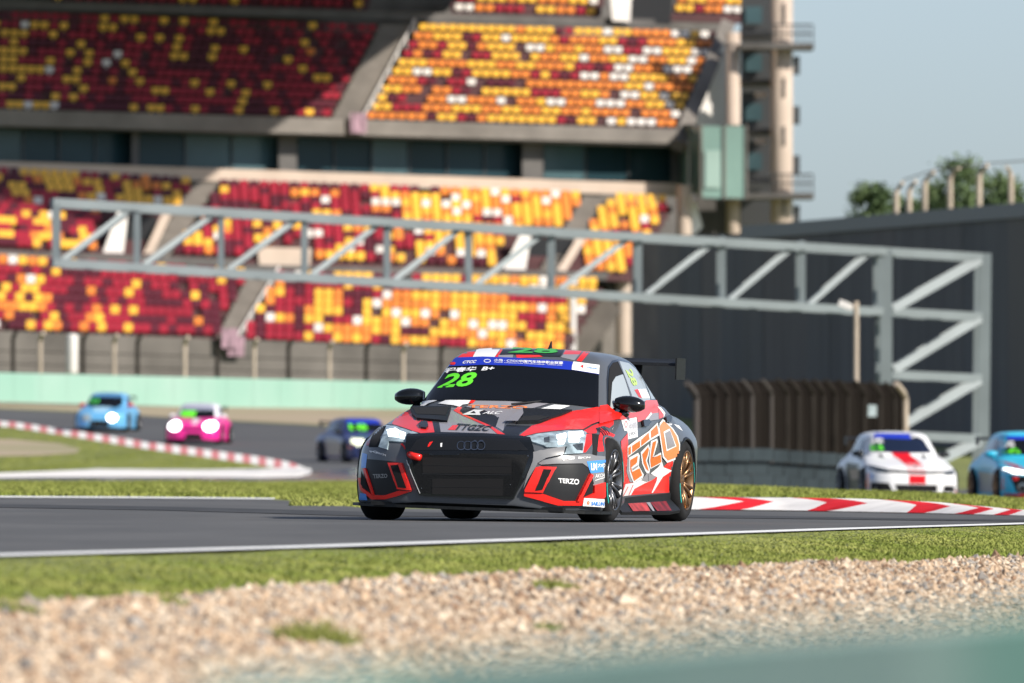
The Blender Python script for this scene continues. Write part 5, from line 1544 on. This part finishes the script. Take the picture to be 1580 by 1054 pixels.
# --- hardware
sp = splitter(hb, C_CARBON)
mb = MB(); mb.box((1.9, 0, .112), (.5, 1.5, .03)); mb.build('air_dam', C_CARBON, hb)
for s in (-1, 1):
    # flared side skirt, sloping out and down
    pts = [(-.97, .90, .215), (-.97, 1.005, .115), (-.55, 1.01, .10), (.96, .955, .10), (.96, .88, .18)]
    n = 5
    vs = [(x, s * y, z) for x, y, z in pts] + [(x, s * (y - .01), z - .022) for x, y, z in pts]
    fs = [tuple(range(n)), tuple(range(2 * n - 1, n - 1, -1))] + [(k, (k + 1) % n, n + (k + 1) % n, n + k) for k in range(n)]
    obj('side_skirt', vs, fs, C_CARBON, hb)
    vs = [(-.98, s * .915, .12), (.96, s * .905, .12), (.96, s * .905, .20), (-.98, s * .92, .245), (-.98, s * .87, .245), (.96, s * .86, .20)]
    obj('sill', vs, [(0, 1, 2, 3), (3, 2, 5, 4)], C_CARBON, hb)
    # wheel-arch lips
    for x in (1.3325, -1.3325):
        mb = MB(); pts = []
        for k in range(17):
            t = math.radians(-8 + 196 * k / 16)
            lx, lz = x + .362 * math.cos(t), .315 + .362 * math.sin(t)
            h = hbvh.ray_cast(Vector((lx, s * 3, lz)), Vector((0, -s, 0)))
            pts.append((lx, s * (abs(h[0].y) - .006 if h[0] is not None and abs(h[0].y) > .8 else .93), lz))
        mb.tube(pts, .014, 8); mb.build('wheel_arch_lip', C_GRAPH if x > 0 else C_BLACK, hb, smooth=True)
    mirror_part(hb, s, C_GLOSSK)
D2 = D
sk = hMi @ CAM
def skirt_pt(x, t):      # t = 0 at the sill, 1 at the outer edge
    y0, z0 = np.interp(x, [-.97, .96], [.90, .88]), np.interp(x, [-.97, .96], [.215, .18])
    y1, z1_ = np.interp(x, [-.97, -.55, .96], [1.005, 1.01, .955]), np.interp(x, [-.97, -.55, .96], [.115, .10, .10])
    return Vector((x, y0 + (y1 - y0) * t + .004, z0 + (z1_ - z0) * t + .004))
for nm, x0, x1, m in (('skirt_sticker', .62, .08, mat('red_skirt_print', (.30, .03, .03), .5, var=.6, vscale=9)), ('skirt_sticker', .0, -.06, C_GREY), ('skirt_sticker', -.14, -.62, mat('dark_red_skirt_print', (.16, .008, .012), .5, var=.6, vscale=9))):
    obj(nm, [skirt_pt(x0, .95), skirt_pt(x1, .95), skirt_pt(x1 - .12, .3), skirt_pt(x0 - .05, .3)], [(0, 1, 2, 3)], m, hb)
wing_part(hb, C_CARBON)
mb = MB(); mb.tube([(-.55, 0, 1.33), (-.6, 0, 1.40)], [.02, .006], 8); mb.build('roof_aerial', C_BLACK, hb)
mb = MB(); mb.tube([(.95, .05, .90), (.80, .30, .935), (.72, .55, .93)], .010, 6); mb.build('wiper', C_BLACK, hb)
make_wheel(hero, 1.3325, .845, C_RIMG, steer=-.02)
make_wheel(hero, 1.3325, -.845, C_RIMG, steer=-.02)
make_wheel(hero, -1.3325, .845, C_RIMB)
make_wheel(hero, -1.3325, -.845, C_RIMB)
# ------------------------------------------------------------------ the other cars, panels laid on from straight ahead
text_mesh('18', .03, 0); text_mesh('66', .03, 0); text_mesh('83', .03, 0)
def other_car(label, body_col, px, Y, a_deg, zground, cab_col=None, sy=.955, sz=1.03, rear_shift=.45, wing=True, mirror_m=None, rim=None):
    a = math.radians(a_deg)                      # positive: nose turned to the right of the picture
    x = P(px, 700, Y).x
    root, body, bvh, M = car_shell('touring_race_car', body_col, (x, Y, zground + .012), -math.pi / 2 + a, 0.0, sy, sz, rear_shift)
    tag(root, label, 'race car')
    if cab_col:
        for ch in body.children:
            if ch.name.startswith('cabin'): ch.data.materials[0] = cab_col
    fr = Decals(bvh, lambda u, v: (Vector((6, u, v)), Vector((-1, 0, 0))), body)
    sd = Decals(bvh, lambda u, v: (Vector((u, -6, v)), Vector((0, 1, 0))), body)     # right flank
    sl = Decals(bvh, lambda u, v: (Vector((u, 6, v)), Vector((0, -1, 0))), body)
    for q in (fr, sd, sl): q.jump = .8
    splitter(body, C_CARBON, w=.94)
    for s in (-1, 1): mirror_part(body, s, mirror_m or C_GLOSSK)
    if wing: wing_part(body, C_CARBON, span=.68, z=1.22, x=-2.05)
    for wx, wy in WHEELS: make_wheel(root, wx, wy * .985, rim or C_RIMG, teal=False, spokes=5)
    # side glazing on both flanks
    for q in (sd, sl):
        q.add('side_window', [(.28, .94), (.02, 1.20), (-.42, 1.24), (-.42, .96)], C_GLASS, cell=.08)
        q.add('side_window', [(-.48, .96), (-.48, 1.24), (-.80, 1.22), (-1.25, .99)], C_GLASS, cell=.08)
    return root, body, fr, sd
M_FRED = mat('plain_red_film', (.62, .006, .016), .55, spec=.2)
def U(cx, y_roof, z_roof, k):
    return lambda *q: [((x - cx) / k, z_roof - (y - y_roof) / k) for x, y in q]

# white hatchback with the red stripe
r, b, fr, sd = other_car('white race car with a wide red bonnet stripe, behind the grass bank', paint('white_paint', (.78, .78, .78)), 1384, 228, 8, -.22)
u = U(905, 100, 1.38, 579)
def fadd(name, poly, m, **k): return fr.add(name, poly, m, cell=.05, **k)
fadd('windscreen', u((412, 338), (425, 200), (458, 122), (1030, 128), (1175, 190), (1240, 348), (905, 352)), mat('blue_dark_glass', (.008, .014, .035), .05))
fadd('sun_strip', u((445, 122), (1028, 126), (1032, 192), (740, 182), (440, 172)), C_BLUE)
fr.text('driver_name', '程春华', u((430, 178), (700, 178), (700, 250), (430, 250)), C_TXT, .03, .1)
fr.text('screen_number', '18', u((440, 255), (680, 255), (680, 330), (440, 330)), C_GREEN, .03, 0)
fadd('bonnet_stripe', u((750, 350), (960, 350), (1005, 440), (1020, 560), (820, 560), (805, 440)), M_FRED)
fadd('bumper_stripe', u((822, 578), (1022, 578), (1022, 705), (825, 705)), M_FRED)
fadd('headlamp', u((405, 490), (470, 505), (600, 545), (590, 585), (480, 575), (420, 545)), C_LAMPD, thick=.005)
fadd('headlamp', u((1375, 540), (1378, 595), (1280, 605), (1200, 580), (1230, 560)), C_LAMPD, thick=.005)
fadd('grille_slot', u((570, 545), (905, 562), (1240, 560), (1230, 590), (905, 588), (600, 578)), C_VOID)
fadd('badge', ring_poly(*u((912, 515))[0], .035, .035, .012), C_BLACK, joined=True)
fadd('lower_intake', u((660, 712), (1170, 715), (1150, 800), (690, 800)), C_VOID)
fadd('corner_intake', u((385, 690), (590, 695), (640, 790), (390, 790)), C_VOID)
fadd('corner_intake', u((1240, 720), (1375, 720), (1390, 800), (1220, 800)), C_VOID)
fadd('corner_patch', u((340, 700), (385, 720), (390, 790), (345, 780)), C_RED)
fadd('corner_patch', u((1390, 770), (1445, 770), (1440, 830), (1392, 830)), C_RED)
fadd('corner_sticker', u((360, 590), (430, 600), (420, 660), (360, 660)), C_SBLUE)
fadd('bonnet_pin', u((600, 370), (640, 365), (650, 410), (605, 405)), C_BLACK)
fadd('bonnet_pin', u((1095, 370), (1140, 370), (1145, 410), (1100, 410)), C_BLACK)
sd.add('flank_patch', [(.9, .2), (.9, .7), (-.9, .75), (-.9, .2)], C_BLACK, cell=.1)
sd.add('flank_patch', [(1.9, .25), (1.9, .5), (1.72, .55), (1.72, .25)], C_ORANGE, cell=.1)
sd.add('flank_patch', [(.55, .42), (.5, .62), (-.6, .6), (-.4, .40)], mat('flank_tan', (.45, .33, .22), .5), cell=.1)

# cyan car cut by the right edge
r, b, fr, sd = other_car('cyan blue race car with red bonnet flash, cut by the right edge', paint('cyan_paint', (.03, .47, .68)), 1592, 219, 8, -.22, mirror_m=paint('cyan_mirror', (.03, .42, .62)), rim=C_RIMB)
u = U(920, 100, 1.40, 602)
fadd('windscreen', u((425, 385), (440, 190), (1400, 190), (1415, 385), (920, 395)), C_GLASS)
fadd('sun_strip', u((430, 170), (1410, 170), (1402, 212), (438, 212)), C_BLUE)
fr.text('driver_name', '程春华', u((430, 225), (660, 225), (660, 305), (430, 305)), C_TXT, .03, .1)
fr.text('screen_number', '66', u((430, 312), (700, 312), (700, 378), (430, 378)), C_GREEN, .03, 0)
fadd('bonnet_flash', u((415, 448), (540, 490), (655, 570), (540, 555)), C_DRED)
fadd('bonnet_flash', u((1425, 448), (1300, 490), (1185, 570), (1300, 555)), C_DRED)
for s in (1, -1):
    def mm(*q): return u(*[(x if s > 0 else 1840 - x, y) for x, y in q])
    fadd('headlamp', mm((395, 545), (430, 530), (560, 565), (665, 585), (650, 622), (480, 612), (400, 592)), C_LAMP, thick=.004)
    fadd('lamp_led', mm((400, 555), (430, 540), (560, 572), (660, 590), (648, 616), (480, 604)), C_LED, off=.006)
    fadd('corner_frame', mm((390, 825), (530, 838), (620, 828), (720, 735), (730, 760), (640, 870), (395, 872)), C_DRED)
fadd('grille', u((440, 630), (1400, 630), (1330, 820), (1150, 860), (690, 860), (510, 820)), C_MESH)
fadd('badge', ring_poly(*u((575, 770))[0], .10, .10, .05), C_CHROME, joined=True)
fadd('badge', u((475, 640), (530, 640), (525, 680), (480, 680)), C_RED)
sd.add('flank_patch', [(.9, .2), (.9, .55), (-.9, .6), (-.9, .2)], C_GREY, cell=.1)
sd.add('flank_patch', [(1.9, .25), (1.9, .5), (1.75, .5), (1.75, .25)], C_DRED, cell=.1)

# light blue car far left
r, b, fr, sd = other_car('light blue race car with red mirrors, furthest left on the far track', paint('light_blue_paint', (.12, .38, .66)), 166, 405, -6, float(zg(P(166, 700, 405).x, 405)), mirror_m=paint('red_mirror', (.6, .03, .04)))
u = U(375, 92, 1.40, 244)
fadd('windscreen', u((218, 205), (225, 140), (515, 140), (525, 205), (480, 235), (375, 220), (250, 225)), C_GLASS)
fadd('sun_strip', u((205, 100), (520, 100), (520, 138), (212, 138)), mat('navy_strip', (.03, .06, .18), .4))
fadd('bonnet_patch', u((290, 225), (450, 225), (430, 275), (320, 275)), paint('pale_blue_paint', (.35, .6, .78)))
fadd('lower_intake', u((300, 345), (455, 345), (465, 412), (280, 412)), C_VOID)
fadd('fog_lamp', ring_poly(*u((238, 355))[0], .12, .12, .05), C_SBLUE, joined=True)
for s in (1, -1):
    c = u((485 if s > 0 else 265, 320))[0]
    fadd('headlamp', [(c[0] + .17 * math.cos(t), c[1] + .14 * math.sin(t)) for t in np.linspace(0, 6.0, 14)], C_LEDX if s > 0 else C_LAMP, thick=.004)
fr.text('screen_number', '83', u((235, 150), (320, 150), (320, 195), (235, 195)), C_DGREEN, .03, 0)

# pink and white car
r, b, fr, sd = other_car('pink and white race car with dazzling headlamps on the far track', paint('pink_paint', (.75, .02, .27)), 307, 386, -5, float(zg(P(307, 700, 386).x, 386)), cab_col=paint('pearl_white', (.72, .70, .76)), mirror_m=paint('white_mirror', (.75, .73, .76)))
u = U(1165, 122, 1.40, 257)
fadd('windscreen', u((1010, 250), (1025, 190), (1310, 190), (1325, 255), (1165, 262)), C_GLASS)
fadd('sun_strip', u((1030, 140), (1300, 140), (1312, 188), (1022, 188)), mat('grey_strip', (.20, .22, .30), .5))
fadd('number_plate', u((1022, 196), (1155, 196), (1155, 254), (1020, 250)), C_GREEN)
fadd('bonnet_patch', u((1150, 268), (1215, 268), (1205, 320), (1160, 320)), C_WHITE)
fadd('grille_slot', u((1085, 348), (1265, 348), (1255, 368), (1095, 368)), C_BLACK)
fadd('lower_intake', u((1120, 395), (1240, 395), (1260, 445), (1100, 445)), C_VOID)
for s in (1, -1):
    c = u((1165 + s * 155, 332))[0]
    fadd('headlamp', [(c[0] + .22 * math.cos(t), c[1] + .17 * math.sin(t)) for t in np.linspace(0, 6.0, 16)], C_LEDX, thick=.004)

# dark blue car half hidden behind the leading car
r, b, fr, sd = other_car('dark blue race car with one pale yellow headlamp, half hidden by the leading car', paint('dark_blue_paint', (.035, .05, .16)), 556, 353, 17, float(zg(P(556, 700, 353).x, 353)))
fadd('windscreen', [(-.60, .93), (-.52, 1.22), (.52, 1.22), (.60, .93)], C_GLASS)
fadd('sun_strip', [(-.56, 1.20), (-.53, 1.31), (.53, 1.31), (.56, 1.20)], C_BLUE)
fr.text('screen_number', '18', [(-.52, 1.18), (.02, 1.18), (.02, .98), (-.55, .98)], C_GREEN, .03, 0)
for s in (-1, 1):
    fadd('headlamp', [(s * .44, .70), (s * .75, .72), (s * .84, .60), (s * .70, .48), (s * .52, .56)], C_LEDY, thick=.004)
fadd('grille', [(-.7, .42), (.7, .42), (.6, .15), (-.6, .15)], C_MESH)
sd.add('flank_patch', [(1.95, .40), (1.95, .55), (1.72, .58), (1.72, .42)], C_ORANGE, cell=.1)
sd.add('flank_patch', [(.9, .2), (.9, .7), (-.9, .75), (-.9, .2)], C_GREY, cell=.1)
